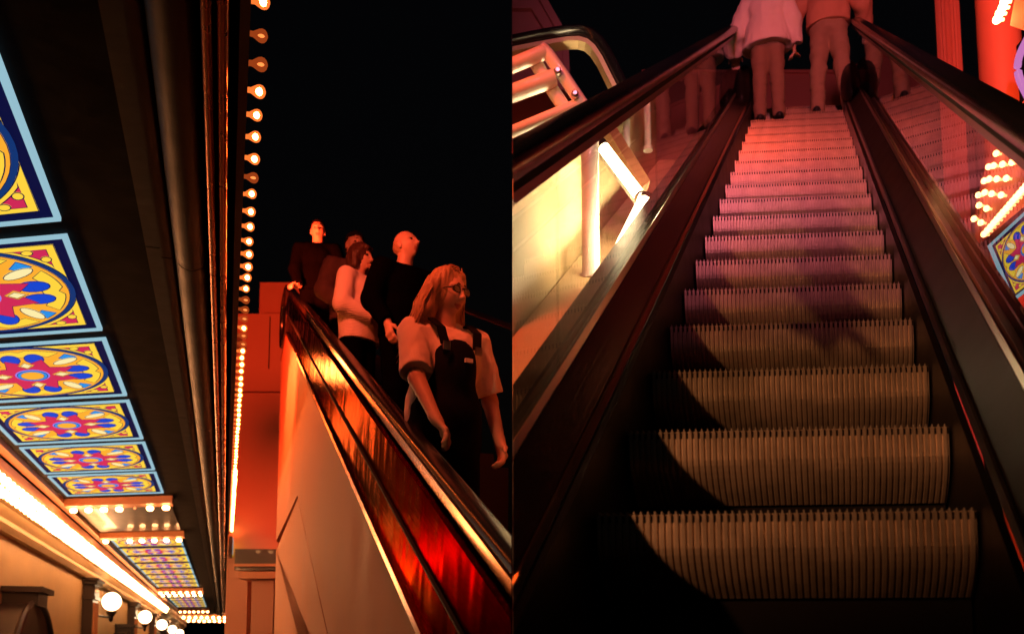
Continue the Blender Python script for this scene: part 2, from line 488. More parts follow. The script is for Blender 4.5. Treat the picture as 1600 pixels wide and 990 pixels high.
for (x0, x1, y0, y1) in ((-1, 1, -1, -.972), (-1, 1, .972, 1), (-1, -.955, -.971, .971), (.955, 1, -.971, .971)):
    P = [pcoord(p, q, 0.0) for p, q in ((x0, y0), (x1, y0), (x1, y1), (x0, y1))]
    fr.append(prism(P, -ZZ * 0.022))
ICE_BARS = [mesh_from('frame_bar', *f_, 'pane_ice') for f_ in fr]
DARK_BARS = [mesh_from('frame_bar', *f_, 'pane_navy') for f_ in fr[:2]] + ICE_BARS[2:]
PBACK_FAR = mesh_from('backing', *prism([pcoord(p, q, 0.0) for p, q in ((-.99, -.99), (.99, -.99), (.99, .99), (-.99, .99))], -ZZ * 0.004), 'pane_yellow')
ORD = ['nearest', 'second', 'third', 'fourth', 'fifth', 'sixth', 'seventh', 'last']
def light_panel(l, label, group):
    c = LP(l, -0.93 - 0.725 - 0.02, 2.436)
    t = thing('light_panel', label, 'light panel', c, group)
    t.location = tuple(c + HL * SKEW * (-0.745))
    put('backing', PBACK if l < 18 else PBACK_FAR, t)
    for me in (ICE_BARS if l < 18 else DARK_BARS): put('frame_bar', me, t)
    if l < 18: put('lead_lines', PLEAD, t)
    for me in PANES: put('pane', me, t)
for i in range(6):
    light_panel(4.68 + 1.865 * i, ORD[i] + ' backlit rosette panel in the near run overhead', 'near run of rosette light panels')
for i in range(8):
    light_panel(21.3 + 1.92 * i, ORD[i] + ' backlit rosette panel in the run beyond the bulb bars', 'far run of rosette light panels')
for i in range(6):
    light_panel(39.6 + 2.1 * i, ORD[i] + ' small distant rosette panel past the fourth bulb bar', 'distant rosette light panels')

# ---- strings of bulbs
def bulb_row(name, label, pts, rot, kinds, group=None, big=False):
    t = thing(name, label, 'bulb string', pts[0], group)
    for p, k in zip(pts, kinds):
        o = put('bulb', BULB[k], t, np.array(p) - pts[0], (rot[0], rot[1] + R(random.uniform(-7, 7)), rot[2] + R(random.uniform(-7, 7))))
        if 'shell' in k or k == 'bulb_lit': o.scale = [random.uniform(.88, 1.0)] * 3
        if 'shell' in k: put('filament', BULB['filament_dim' if 'dim' in k else 'filament'], o)
    return t
rot_out = (0, 0, ANG_A)
rot_dn = (0, PI / 2, 0)
pts, kinds = [], []
l = 2.89; i = 0
dim = {4, 5, 10, 19, 20, 21, 23, 24}
while l < 40:
    pts.append(LP(l, 0.022, 2.50)); kinds.append(('bulb_shell_dim' if i in dim else 'bulb_shell') if l < 13 else 'bulb_lit'); l += 0.198; i += 1
bulb_row('bulb_string', 'row of bare bulbs along the canopy front edge against the night', pts, rot_out, kinds)
for (l, lab, un) in ((15.38, 'bulbs under the first crossbar beyond the near panels', {4}), (19.73, 'bulbs under the second crossbar before the far panels', {1}),
                     (36.78, 'bulbs under the third crossbar past the far panels', ()), (38.38, 'bulbs under the fourth crossbar', ()), (53.68, 'bulbs under the farthest crossbar', ())):
    pp = [LS(l, -2.38 + 1.44 * k / 6, 2.318) for k in range(7)]
    cb = bulb_row('crossbar_bulbs', lab, pp, rot_dn, ['bulb_dim' if k in un else 'big' for k in range(7)], 'bulbs under the crossbars')
    for o in cb.children: o.scale = (.7, .7, .7)
# wall string: dense double row
pts = []
l = 9.0
while l < 45:
    pts.append(LP(l, -2.60, 1.92)); pts.append(LP(l + .13, -2.56, 2.04)); l += 0.27
wb = bulb_row('wall_bulb_string', 'dense glowing double row of bulbs along the top of the storefront wall', pts, (0, R(35), ANG_A), ['big'] * len(pts))
for o in wb.children: o.scale = (.72, .72, .72)
# ---- storefront wall on the left
sf = thing('storefront_wall', 'cream plastered storefront wall under the canopy', 'wall', LP(20, -2.9, -1.1))
part('wall', ext([(-3.3, -1.09), (-2.95, -1.09), (-2.95, 2.9), (-3.3, 2.9)], [6, 70]), 'cream', sf)
part('cornice', ext([(-2.948, 1.62), (-2.86, 1.62), (-2.80, 1.70), (-2.80, 1.76), (-2.70, 1.86), (-2.62, 1.88), (-2.62, 2.02), (-2.948, 2.02)], [6, 70]), 'cream', sf)
part('frieze_moulding', ext([(-2.72, 2.06), (-2.64, 2.06), (-2.60, 2.2), (-2.60, 2.30), (-2.66, 2.34), (-2.948, 2.34), (-2.948, 2.06)], [6, 70]), 'orange_paint', sf)
part('base', ext([(-2.948, -1.088), (-2.80, -1.088), (-2.80, -0.7), (-2.948, -0.62)], [6, 70]), 'dark_wood', sf)
GL = [23.8, 33.6, 42.5, 51, 59.5]
for k, l in enumerate(GL):
    pl = thing('pilaster', ('nearest', 'second', 'third', 'fourth', 'farthest')[k] + ' dark carved pilaster on the storefront wall', 'pilaster', LP(l - 1.0, -2.9, -1.1), 'pilasters along the storefront')
    b0, b1 = l - 2.0, l - 1.2
    part('shaft', box(LP, (b0, b1), (-2.947, -2.74), (-1.0, 1.16)), 'dark_wood', pl)
    part('capital', join(box(LP, (b0 - .06, b1 + .06), (-2.946, -2.69), (1.162, 1.24)), box(LP, (b0 + .03, b1 - .03), (-2.946, -2.715), (1.242, 1.48)),
                         box(LP, (b0 - .08, b1 + .08), (-2.946, -2.66), (1.482, 1.56)), box(LP, (b0 - .14, b1 + .14), (-2.946, -2.62), (1.562, 1.616))), 'dark_wood', pl)
    for q in range(4):
        part('flute', tube(LP(b0 + .12 + .18 * q, -2.735, -0.9), LP(b0 + .12 + .18 * q, -2.735, 1.1), 0.04, n=8), 'orange_paint', pl, smooth=30)
    sc = thing('globe_sconce', ('nearest', 'second', 'third', 'fourth', 'farthest')[k] + ' white globe wall lamp on a bracket beside a pilaster', 'wall lamp', LP(l, -2.88, 1.0), 'globe lamps along the storefront')
    V, Fc = lathe([(-0.215 * math.cos(PI * q / 16), max(0.004, 0.215 * math.sin(PI * q / 16))) for q in range(17)], LP(l, -2.58, 1.22), ZZ, HL, AL, 24)
    part('globe', (V, Fc), 'globe', sc, smooth='all')
    part('cup', lathe([(0.985, 0.13), (0.93, 0.10), (0.86, 0.05), (0.78, 0.045), (0.74, 0.02)], LP(l, -2.58, 0), ZZ, HL, AL, 14), 'dark_wood', sc, smooth=40)
    part('arm', tubepath([LP(l - 1.3, -2.74, .84), LP(l - .7, -2.66, .84), LP(l, -2.58, .84)], 0.022), 'dark_wood', sc, smooth=40)
# arched door surrounds standing out from the wall
def arch(l, w, top, lab):
    t = thing('arched_door_surround', lab, 'door surround', LP(l, -2.9, -1.1), 'arched door surrounds')
    pr = [(l - w, -1.08)] + [(l - w * math.cos(PI * k / 20), top - 1.15 + 1.15 * math.sin(PI * k / 20)) for k in range(21)] + [(l + w, -1.08)]
    part('hood', prism([LP(x, -2.946, z) for x, z in pr], AL * 0.38), 'dark_wood', t, smooth=35)
    ri = [(l - w * math.cos(PI * k / 20), top - 1.15 + 1.15 * math.sin(PI * k / 20)) for k in range(21)]
    part('arch_rim', tubepath([LP(x, -2.56, z) for x, z in ri], 0.05), 'dark_wood', t, smooth=40)
    part('keystone', join(box(LP, (l - .36, l + .36), (-2.94, -2.49), (top - .06, top + .12)), box(LP, (l - .46, l + .46), (-2.94, -2.42), (top + .122, top + .2))), 'dark_wood', t)
arch(14.6, 1.5, 0.72, 'near dark arched door surround with keystone on the cream wall')
arch(28.6, 1.45, 0.62, 'dark flat topped door surround between the first two globe lamps')

# ---- canopy across the far end of the street
fc = thing('far_canopy', 'distant canopy with rows of bulbs across the end of the street', 'canopy', LP(66, 0, 1.5))
part('soffit', box(LP, (63, 80), (-3.2, 2.6), (2.62, 2.9)), 'soffit', fc)
part('front_beam', box(LP, (63, 63.4), (-3.2, 2.6), (2.2, 2.615)), 'orange_paint', fc)
part('rear_beam', box(LP, (72, 72.4), (-3.2, 2.6), (2.3, 2.615)), 'orange_paint', fc)
for (l, h, lab) in ((62.95, 2.28, 'front row of bulbs on the distant canopy'), (71.95, 2.36, 'rear row of bulbs on the distant canopy')):
    bulb_row('far_bulb_row', lab, [LP(l, -2.9 + .36 * k, h) for k in range(15)], (0, 0, math.atan2(-HL[1], -HL[0])), ['big'] * 15, 'bulb rows of the distant canopy')

# ---- red lit building beyond the escalator
def facing(u0, u1, v0, v1, y, th):            # block facing the camera
    a = at(u0, v1, y); b = at(u1, v0, y)
    return box(W3, (a[0], b[0]), (y, y + th), (a[2], b[2]))
rb = thing('red_lit_building', 'plain stepped stucco building glowing red behind the escalator', 'building', [at(400, 600, 19)[0], 19, 0])
a = at(367, 490, 19)
part('lower_wall', box(W3, (a[0], at(560, 490, 19)[0]), (19, 20.5), (at(367, 612, 19)[2] - 6.0, at(367, 612, 19)[2] - .02)), 'stucco_red', rb)
part('upper_wall', facing(367.5, 558, 490, 611, 19.03, 1.4), 'stucco_red', rb)
part('roof_block', facing(405, 474, 441, 489.5, 19.3, 1.0), 'stucco_red', rb)
part('roof_panel', facing(414, 452, 456, 488, 19.26, 0.035), 'stucco_red', rb)
part('dark_slot', facing(420, 421.3, 494, 575, 18.98, 0.04), 'gap', rb)  # thin black strip for the dark line in the wall
part('dark_beam', facing(366, 432, 857, 890, 17.6, 0.8), 'dark_wood', rb)
part('beam_moulding', facing(366, 430, 880, 884, 17.5, 0.09), 'orange_paint', rb)
part('column_capital', facing(372, 430, 892, 903, 17.5, 0.8), 'orange_paint', rb)
part('column', facing(389, 428, 905, 1090, 17.7, 0.55), 'stucco_red', rb)
part('rear_column', facing(379, 387, 902, 1090, 18.3, 0.3), 'stucco_red', rb)
# lit sign on the canopy front, seen edge-on
fs = thing('fascia_sign', 'narrow coloured light sign on the canopy front seen almost edge on', 'sign', LP(24, 0.03, 2.2))
part('box', box(LP, (19.0, 27.0), (0.023, 0.10), (1.95, 2.3)), 'fascia', fs)
for k in range(16):
    part('pane', box(LP, (19.05 + .5 * k, 19.5 + .5 * k), (0.101, 0.108), (1.98, 2.27)), 'pane_' + ['ice', 'yellow', 'blue', 'cream', 'sky', 'orange'][k % 6], fs)

# ---- left escalator
el = thing('escalator', 'escalator with bronze balustrade and plain stucco side carrying people down', 'escalator', LP(8, 1.2, -1.1))
CL = (-1, -0.002)
SEC = 1.1
def LPs(l, a, h): return LP(l, a * SEC, h)
LK = 12.1                                # where the trim turns level
tan, cs, sn = math.tan(EL_L), math.cos(EL_L), math.sin(EL_L)
def hline(l, b): return l * tan - b * SEC / cs
def slope_poly(b, l0, lk, l1):          # (l, h) points of a line that runs down the slope and then level
    return [(l0, hline(l0, b)), (lk, hline(lk, b)), (l1, hline(lk, b))]
LE = LK + 1.35
top = [(l, h) for l, h in slope_poly(1.15, 1.0, LK, LE)]
jn = [(1.0, hline(1.0, 2.29)), (9.45, hline(9.45, 2.29)), (LE, hline(9.45, 2.29))]
GAPJ = 0.018
# rounded end of the cladding
def clad(poly, a0, a1, name, m):
    return part(name, prism([LPs(l, a0, h) for l, h in poly], AL * (a1 - a0) * SEC), m, el, clip=CL)
clad([(l, h) for l, h in top] + [(l, h + GAPJ) for l, h in reversed(jn)], 0.597, 0.68, 'upper_side_panel', 'stucco')
low = [(l, h - GAPJ) for l, h in jn]
low[1] = (9.45, low[1][1]); low[2] = (LE, low[2][1] - 0.10)
clad(low + [(LE, -1.09), (1.0, -1.09)], 0.600, 0.68, 'lower_side_panel', 'stucco')
clad([(1.0, -1.08), (LE, -1.08), (LE, jn[2][1] + .2), (9.45, jn[1][1] + .2), (1.0, jn[0][1] + .2)], 0.684, 0.70, 'backing_panel', 'gap')
# rounded nose at the far upper end
nose = []
nf = 10
hh0, hh1 = jn[2][1] + GAPJ, top[2][1]
pr = [(LE + 0.42 * math.sin(R(90 * k / nf)), 0.597 + 0.42 * (1 - math.cos(R(90 * k / nf)))) for k in range(nf + 1)] + [(LE, 1.017)]
part('rounded_end', prism([LPs(l, a, hh0) for l, a in pr], ZZ * (hh1 - hh0)), 'stucco', el, smooth=40, clip=CL)
lframes = lambda pts: [(LP(l, 0, h), AL * SEC, ZZ) for l, h in pts]
base = [(1.0, hline(1.0, 0)), (LK, hline(LK, 0)), (LK + 1.2, hline(LK, 0))]
LD = lambda b: b * SEC / cs
part('trim', sweep([(0.583, -LD(1.165)), (0.618, -LD(1.165)), (0.618, -LD(1.135)), (0.583, -LD(1.135))], lframes(base)), 'brass_trim', el, clip=CL)
# bronze outer panels in three lengths, with thin joints
def bronze_len(l0, l1, nm='balustrade_panel'):
    pts = [(l0, hline(l0, 0)), (l1, hline(l1, 0))]
    n = 14
    fr = [(LP(l0 + (l1 - l0) * k / n, 0, hline(l0 + (l1 - l0) * k / n, 0)), AL * SEC, ZZ) for k in range(n + 1)]
    prof = [(0.602, -LD(1.133)), (0.606, -LD(1.04)), (0.611, -LD(0.95)), (0.616, -LD(0.86)), (0.622, -LD(0.775)), (0.66, -LD(0.772)), (0.66, -LD(1.133))]
    part(nm, sweep(prof, fr), 'bronze', el, smooth=30, clip=CL)
for (a_, b_) in ((1.0, 4.7), (4.712, 7.9), (7.912, LK + .02)):
    bronze_len(a_, b_)
fr = [(LP(LK + .022, 0, hline(LK, 0)), AL * SEC, ZZ), (LP(LK + 1.1, 0, hline(LK, 0)), AL * SEC, ZZ)]
part('landing_panel', sweep([(0.602, -LD(1.133)), (0.622, -LD(0.775)), (0.66, -LD(0.772)), (0.66, -LD(1.133))], fr), 'bronze', el, clip=CL)
part('lower_seam', sweep([(0.5985, -LD(0.965)), (0.612, -LD(0.965)), (0.612, -LD(0.957)), (0.5985, -LD(0.957))], lframes(base[:2])), 'gap', el, clip=CL)
HKL = 14.2
for (a_, b_) in ((1.0, 3.55), (3.556, 6.3), (6.306, 9.2), (9.206, HKL)):
    part('glass_pane', sweep([(0.684, -LD(1.10)), (0.694, -LD(1.10)), (0.694, -LD(0.735)), (0.684, -LD(0.735))], lframes([(a_, hline(a_, 0)), (b_, hline(b_, 0))])), 'glass_bronze', el, clip=CL)
def rail_frames(b, lk, lev):
    pts = [(1.0, hline(1.0, b))]
    n = 8
    # rounded turn from the slope to level
    r = 1.2
    for k in range(n + 1):
        q = k / n
        l = lk - r * .5 + r * q
        h = hline(lk - r * .5, b) + tan * r * (q - q * q / 2)
        pts.append((l, h))
    hl = pts[-1][1]
    pts.append((lk + r * .5 + lev, hl))
    # half circle return
    rr = 0.36
    for k in range(1, 13):
        t = PI * k / 12
        pts.append((lk + r * .5 + lev + rr * math.sin(t), hl - rr + rr * math.cos(t)))
    pts.append((lk - 0.2, hl - 2 * rr))
    out = []
    for i, (l, h) in enumerate(pts):
        a, c = pts[max(i - 1, 0)], pts[min(i + 1, len(pts) - 1)]
        d = np.array([c[0] - a[0], c[1] - a[1]]); d = d / np.linalg.norm(d)
        out.append((LP(l, 0, h), AL * SEC, HL * (-d[1]) + ZZ * d[0]))
    return out
hrp = [(0.69 + x, y) for x, y in ellipse(0, 0.0, 0.043, 0.019, 14)]
part('handrail', sweep(hrp, rail_frames(0.705, HKL, 0.25)), 'rubber', el, smooth=50, clip=CL)
part('rail_channel', sweep([(0.650, -0.060), (0.714, -0.060), (0.714, -0.020), (0.650, -0.020)], rail_frames(0.705, HKL, 0.25)[:11]), 'brass_trim', el, clip=CL)
hrp2 = [(1.95 + x, y) for x, y in ellipse(0, 0.0, 0.04, 0.024, 12)]
part('handrail', sweep(hrp2, rail_frames(0.47, HKL, 0.25)[:12]), 'rubber', el, smooth=50, clip=CL, label='far handrail in the dark')
BST = 1.563 / SEC
nst = 23
for k in range(nst):
    l = 3.4 + 0.42 * k
    h = hline(l, BST)
    amax = min(2.0, (0.29492 * (l - .2) - 0.03) / 0.95552)
    if amax < 0.9: continue
    part('step', box(LP, (l - .21, l + .215), (0.79, amax), (h - .32, h)), 'black_panel', el)
part('landing_floor', box(LP, (12.85, 16.5), (0.79, 1.9), (hline(12.8, BST) - .3, hline(12.8, BST))), 'black_panel', el)
part('inner_skirt', prism([LPs(1.5, 0.70, hline(1.5, .9)), LPs(LK + 1, 0.70, hline(LK, .9)), LPs(LK + 1, 0.70, hline(LK, 2.0)), LPs(1.5, 0.70, hline(1.5, 2.0))], AL * 0.012), 'black_panel', el, clip=CL)

# ---- added floodlights, hidden on the canopy roof to light the left side
def added_flood(p, tgt, energy, col, lab, size=0.25, spot=110, grp='added coloured floodlights', blend=0.5, door=None):  # each lamp is added for its light, not a fixture of the street
    t = thing('added_floodlight', lab, 'added_floodlight', p, grp)
    d = nrm(np.array(tgt, float) - np.array(p, float)); u = nrm(np.cross(d, ZZ)); v = np.cross(u, d)
    f = lambda i, j, k: p + d * i + u * j + v * k
    part('housing', join(box(f, (-.22, -.02), (-.17, .17), (-.12, .12)), box(f, (-.018, .03), (-.17, .17), (.121, .135)), box(f, (-.018, .03), (-.17, .17), (-.135, -.121))), 'lamp_housing', t)
    part('bracket', tube(p - d * .12 - ZZ * .13, p - d * .12 - ZZ * .45, 0.025), 'lamp_housing', t)
    lo_ = lamp('added_flood_light', 'SPOT', energy, col, t, p + d * 0.04, tgt, size, spot); lo_.data.spot_blend = blend
    if door is not None:
        q = np.array([math.sin(R(door)), math.cos(R(door)), 0]); lf = np.array([-q[1], q[0], 0])
        part('added_barn_door', box(lambda i, j, k: p + d * .04 + q * i + lf * j + ZZ * k, (0.0, .75), (.05, .06), (-.6, .5)), 'lamp_housing', t)  # added plate that keeps the beam off the left escalator
    return t
added_flood(LP(5.3, -0.2, 3.62), LP(8.0, 1.2, 3.0), 400, (1, 0.10, 0.035), 'added red lamp hidden on the canopy roof lighting the people', spot=90, door=-24)
added_flood(LP(9.0, -0.45, 3.5), LP(18, 1.3, 4.6), 3600, (1, 0.06, 0.014), 'added red lamp hidden on the canopy roof lighting the stepped building')
added_flood(LP(11.6, -0.06, 3.7), LP(10.8, 0.66, 1.6), 130, (1, 0.23, 0.05), 'added orange lamp hidden on the canopy roof lighting the escalator side', spot=130, size=.15)
added_flood(LP(3.1, -0.12, 3.55), LP(4.3, 1.0, 1.5), 280, (1, 0.09, 0.028), 'added red lamp hidden on the canopy roof lighting the nearest woman', spot=80)

# ================================================================== RIGHT: escalator going up
CR = (1, 0.002)
es = thing('escalator', 'ribbed metal escalator climbing between dark glass balustrades', 'escalator', [1.0, 1.5, 0])
NR = 53
per = WID / NR
# riser: ribbed curved front of one step, relative to its right nosing corner
V, Fc = [], []
rows = 13
cols = []
for i in range(NR):
    x = -WID + i * per
    cols += [(x, 0.007), (x + per * .10, 0.0), (x + per * .62, 0.0), (x + per * .72, 0.007)]
cols.append((0.0, 0.007))
for r_ in range(rows):
    q = r_ / (rows - 1)
    zz = -q * RISE * 0.66
    ff = 0.012 * q ** 2 + 0.12 * max(0, (q - 0.35) / 0.65) ** 2.2  # riser cut short and bent in so its lower part goes dark
    for (x, d) in cols:
        V.append(ER * x + HR * (ff + d) + ZZ * zz)
nc = len(cols)
for r_ in range(rows - 1):
    for i in range(nc - 1):
        Fc.append((r_ * nc + i, r_ * nc + i + 1, (r_ + 1) * nc + i + 1, (r_ + 1) * nc + i))
RISER = mesh_from('step', V, Fc, 'aluminium')
parts_ = [box(lambda i, j, k: HR * i + ER * j + ZZ * k, (0.006, RUN + .30), (-WID, 0), (-0.02, -0.002))]
parts_.append(box(lambda i, j, k: HR * i + ER * j + ZZ * k, (0.16, 0.18), (-WID, 0), (-RISE - 0.03, -0.021)))  # black plate standing in for the shade below the shortened riser
TREADBASE = mesh_from('tread_and_shade_plate', *join(*parts_), 'black_matte')
tb = []
for i in range(NR):
    x = -WID + i * per + per * .36
    tb.append(box(lambda i_, j, k: HR * i_ + ER * j + ZZ * k, (0.0, RUN), (x - 0.0015, x + 0.0015), (-0.0015, 0.0075)))
TREAD = mesh_from('tread_ribs', *join(*tb), 'tread_metal')
base_es = wloc(es)
KTOP = 18
for k in range(-4, KTOP + 1):
    drop = {-1: 0.10, -2: 0.03, -3: -0.16, -4: -0.43}.get(k, 0.0)      # the lowest steps flatten out
    o = put('step', RISER, es, RP(STEP * k, 0, -drop) - base_es)
    put('tread_and_shade_plate', TREADBASE, o); put('tread_ribs', TREAD, o)
S0, S1 = -2.6, STEP * KTOP + .25
rfr = lambda s0, s1, n=1: [(RP(s0 + (s1 - s0) * k / n, 0, 0), ER, ZZ) for k in range(n + 1)]
for side, lab in ((-1, 'left'), (1, 'right')):
    cl = CR if side < 0 else None
    o_ = (lambda d: -WID - d) if side < 0 else (lambda d: d)
    def P(*pts): return [(o_(d), z) for d, z in pts]
    zt = 0.17 if side < 0 else 0.117
    part('skirt_panel', sweep(P((0.008, -0.45), (0.008, zt - .02), (0.028, zt - .02), (0.028, -0.45)), rfr(S0, S1)), 'black_matte', es, clip=cl)
    part('skirt_trim', sweep(P((0.030, zt - .014), (0.044, zt - .002), (0.058, zt - .014), (0.044, zt - .024)), rfr(S0, S1)), 'brass_trim' if side < 0 else 'steel', es, clip=cl)
    part('inner_deck', sweep(P((0.060, zt - .012), (0.146, 0.252), (0.150, 0.236), (0.066, zt - .03)), rfr(S0, S1)), 'deck_metal' if side < 0 else 'black_matte', es, clip=cl)
    part('glass_gasket', sweep(P((0.147, 0.255), (0.158, 0.275), (0.163, 0.270), (0.153, 0.238)), rfr(S0, S1)), 'steel', es, clip=cl)
    cuts = [S0, .35, 2.55, 4.75, 6.95, S1] if side < 0 else [S0, .9, 3.1, 5.3, 7.5, S1]
    for a_, b_ in zip(cuts[:-1], cuts[1:]):
        part('glass_pane', sweep(P((0.166, 0.24), (0.176, 0.24), (0.176, 0.885), (0.166, 0.885)), rfr(a_ + .003, b_ - .003)), 'glass', es, clip=cl)
    part('outer_deck', sweep(P((0.180, 0.24), (0.30, 0.22), (0.30, -0.3), (0.18, -0.3)), rfr(S0, S1)), 'black_panel', es, clip=cl)
    part('rail_trim', sweep(P((0.150, 0.868), (0.150, 0.905), (0.192, 0.905), (0.192, 0.868), (0.18, 0.868), (0.18, 0.89), (0.162, 0.89), (0.162, 0.868)), rfr(S0, S1)), 'rail_channel', es, clip=cl)
    part('rail_core', sweep(P((0.140, 0.907), (0.140, 0.952), (0.202, 0.952), (0.202, 0.907)), rfr(S0, S1)), 'gap', es, clip=cl)
    hp = [(o_(0.171) + x, 0.980 + y) for x, y in [(-.062, -.026), (-.066, -.005), (-.058, .018), (-.035, .031), (0, .034), (.035, .031), (.058, .018), (.066, -.005), (.062, -.026)]]
    part('handrail', sweep(hp, rfr(S0, S1 + .2)), 'rubber', es, smooth=60, clip=cl)
    # rounded end where skirt and deck stop at the landing
    cpr = [(-.62 * math.cos(PI * q / 12), max(.004, math.sin(PI * q / 12) ** .8)) for q in range(13)]
    part('end_cap', lathe(cpr, RP(S1 - .5, o_(0.085), .26), TR, ER * .115, ZZ * .27, 18), 'black_matte', es, smooth='all')
top0 = RP(STEP * KTOP, 0, 0)
part('landing_plate', box(lambda i, j, k: top0 + HR * i + ER * j + ZZ * k, (RUN - .01, 2.4), (-WID - .3, .3), (-0.25, -0.003)), 'aluminium', es)
part('truss', prism([RP(S0 + .3, -WID, -.5), RP(S1, -WID, -.5), RP(S1, -WID, -.8), RP(S0 + .9, -WID, -.8)], ER * WID), 'gap', es)

# ---- landing wall behind the two people
yl = 13.4
lw = thing('landing_wall', 'low orange wall across the top of the escalator', 'wall', [at(1190, 140, yl)[0], yl, 0])
part('wall', facing(1005, 1372, 113, 330, yl, 0.25), 'red_wall', lw)
part('coping', facing(1003, 1374, 109, 113.5, yl - .03, 0.32), 'red_wall', lw)

# ---- added red wall for the glass reflection, and the columns on the right
rs = thing('red_reflection_wall', 'added red sloping wall standing in for the right glass reflection', 'wall', [3.4, 5, 0])  # added wall, stands in for red reflected in the glass
e1 = 1.55
Z1 = -0.28
part('cladding', prism([RP(-.5, e1, -3.2), RP(-.5, e1, Z1), RP(9.8, e1, Z1), RP(12.2, e1, Z1 - .9), RP(12.2, e1, -3.2)], ER * 0.2), 'red_wall', rs)
for (a_, b_) in ((6.2, 6.9), (4.3, 4.8)):
    part('recess', prism([RP(a_, e1 - .012, -3.1), RP(a_, e1 - .012, Z1 - .25), RP(b_, e1 - .012, Z1 - .45), RP(b_, e1 - .012, -3.1)], ER * 0.01), 'slot', rs)
def column(u0, u1, y, lab, ridges):
    p = at((u0 + u1) / 2, 60, y); r = (u1 - u0) / 2 / F_PX * y * 1.0
    t = thing('column', lab, 'column', [p[0], y, 0], 'tall round columns beyond the right handrail')
    n = 40
    f = lambda z, k: np.array([p[0] + (r - (0.012 * (k % 2) if ridges else 0)) * math.cos(2 * PI * k / n), y + (r - (0.012 * (k % 2) if ridges else 0)) * math.sin(2 * PI * k / n), z])
    V = [f(0.001, k) for k in range(n)] + [f(13, k) for k in range(n)]
    part('shaft', (V, [(k, (k + 1) % n, n + (k + 1) % n, n + k) for k in range(n)] + [tuple(range(n - 1, -1, -1)), tuple(range(n, 2 * n))]), 'red_wall', t, smooth=50)
    part('base', join(box(W3, (p[0] - r * 1.3, p[0] + r * 1.3), (y - r * 1.3, y + r * 1.3), (0.002, .5))), 'red_wall', t)
column(1464, 1501, 9.6, 'narrower shaded red column nearer the top of the escalator', True)
column(1528, 1594, 8.4, 'broad bright orange red column on the right', False)

# ---- marquee sign on the right
def plane_fn(u0, v0, u1, v1, u2, v2, y0, y1, y2):
    A, B, C = at(u0, v0, y0), at(u1, v1, y1), at(u2, v2, y2)
    X, Y = B - A, C - A
    N = nrm(np.cross(X, Y))
    if np.dot(N, A - EYE) > 0: N = -N
    return A, X, Y, N
mq = thing('marquee_sign', 'red marquee with rows of round bulbs and a rosette light panel below', 'marquee sign', [3.0, 4.6, 0])
A, X, Y, N = plane_fn(1522, 388, 1640, 290, 1528, 232, 5.4, 4.6, 5.5)
fm = lambda i, j, k: A + X * i + Y * j + N * k
part('sign_board', prism([fm(0, 0, 0), fm(1.1, 0, 0), fm(1.1, 1.0, 0), fm(.25, 1.0, 0), fm(0, .45, 0)], -N * .15), 'red_wall', mq)
rot_n = Vector(tuple(N)).to_track_quat('X', 'Z').to_euler()
bq = wloc(mq)
bl = []
for (u, v) in ((1565, 241), (1553, 262), (1561, 260), (1575, 258), (1590, 255), (1546, 284), (1554, 281), (1566, 281), (1581, 280), (1537, 306), (1547, 302), (1558, 304), (1573, 306), (1538, 322), (1550, 327), (1530, 343), (1541, 349)):
    r = ray(u, v); t = np.dot(A - EYE, N) / np.dot(r, N)
    put('bulb', BULB['bulb_sign'], mq, EYE + r * t - bq, rot_n).scale = (0.62, 0.62, 0.62)
for k in range(14):
    u = 1546 + (1612 - 1546) * k / 13; v = 367 + (292 - 367) * k / 13
    r = ray(u, v); t = np.dot(A + N * .03 - EYE, N) / np.dot(r, N)
    put('bulb', BULB['bulb_sign'], mq, EYE + r * t - bq, rot_n).scale = (0.62, 0.62, 0.62)
# rosette light panel below it, on its own plane
lp = thing('light_panel', 'tilted rosette light panel below the bulbs at the right edge', 'light panel', at(1600, 400, 4.6))
A2, X2, Y2, N2 = plane_fn(1549, 384, 1640, 300, 1585, 470, 4.9, 4.3, 4.7)
M = Matrix(((X2[0] / 2, Y2[0] / 2, N2[0]), (X2[1] / 2, Y2[1] / 2, N2[1]), (X2[2] / 2, Y2[2] / 2, N2[2])))
C2 = A2 + X2 / 2 + Y2 / 2
def conv(me, nm):
    m2 = me.copy()
    inv = np.linalg.inv(np.array([AL * 0.725 + HL * SKEW * 0.725, HL * 0.83, ZZ]).T)
    for vtx in m2.vertices:
        pqh = inv @ np.array(vtx.co)
        vtx.co = tuple(C2 + X2 / 2 * pqh[0] + Y2 / 2 * pqh[1] - N2 * pqh[2] - wloc(lp))
    put(nm, m2, lp)
conv(PBACK, 'backing'); [conv(f_, 'frame_bar') for f_ in ICE_BARS]; conv(PLEAD, 'lead_lines')
for me in PANES: conv(me, 'pane')
tb2 = thing('marquee_canopy', 'corner of an orange canopy with a short bulb row at the upper right', 'canopy', at(1600, 20, 6.5))
part('edge_box', prism([at(1578, 40, 6.5), at(1650, 65, 6.3), at(1650, -60, 6.3), at(1592, -40, 6.5)], nrm(ray(1585, 20)) * .7), 'orange_paint', tb2)
btb = wloc(tb2)
for k, (u, v) in enumerate(((1580, 3), (1577, 12), (1572.5, 21.5), (1568.5, 31))):
    put('bulb', BULB['bulb_far'], tb2, at(u, v, 6.45) - btb, (0, 0, PI))
nl = thing('neon_tube', 'curved pink neon tube at the right edge above the handrail', 'neon tube', at(1598, 90, 7.0))
part('tube', tubepath([at(1606 - 16 * math.sin(PI * k / 12), 60 + 90 * k / 12, 7.0) for k in range(13)], 0.03), 'neon_pink', nl, smooth=60)
part('mount', box(W3, tuple(sorted((at(1600, 90, 7.1)[0], at(1640, 90, 7.1)[0]))), (7.08, 7.2), (at(1600, 150, 7.1)[2], at(1600, 60, 7.1)[2])), 'slot', nl)

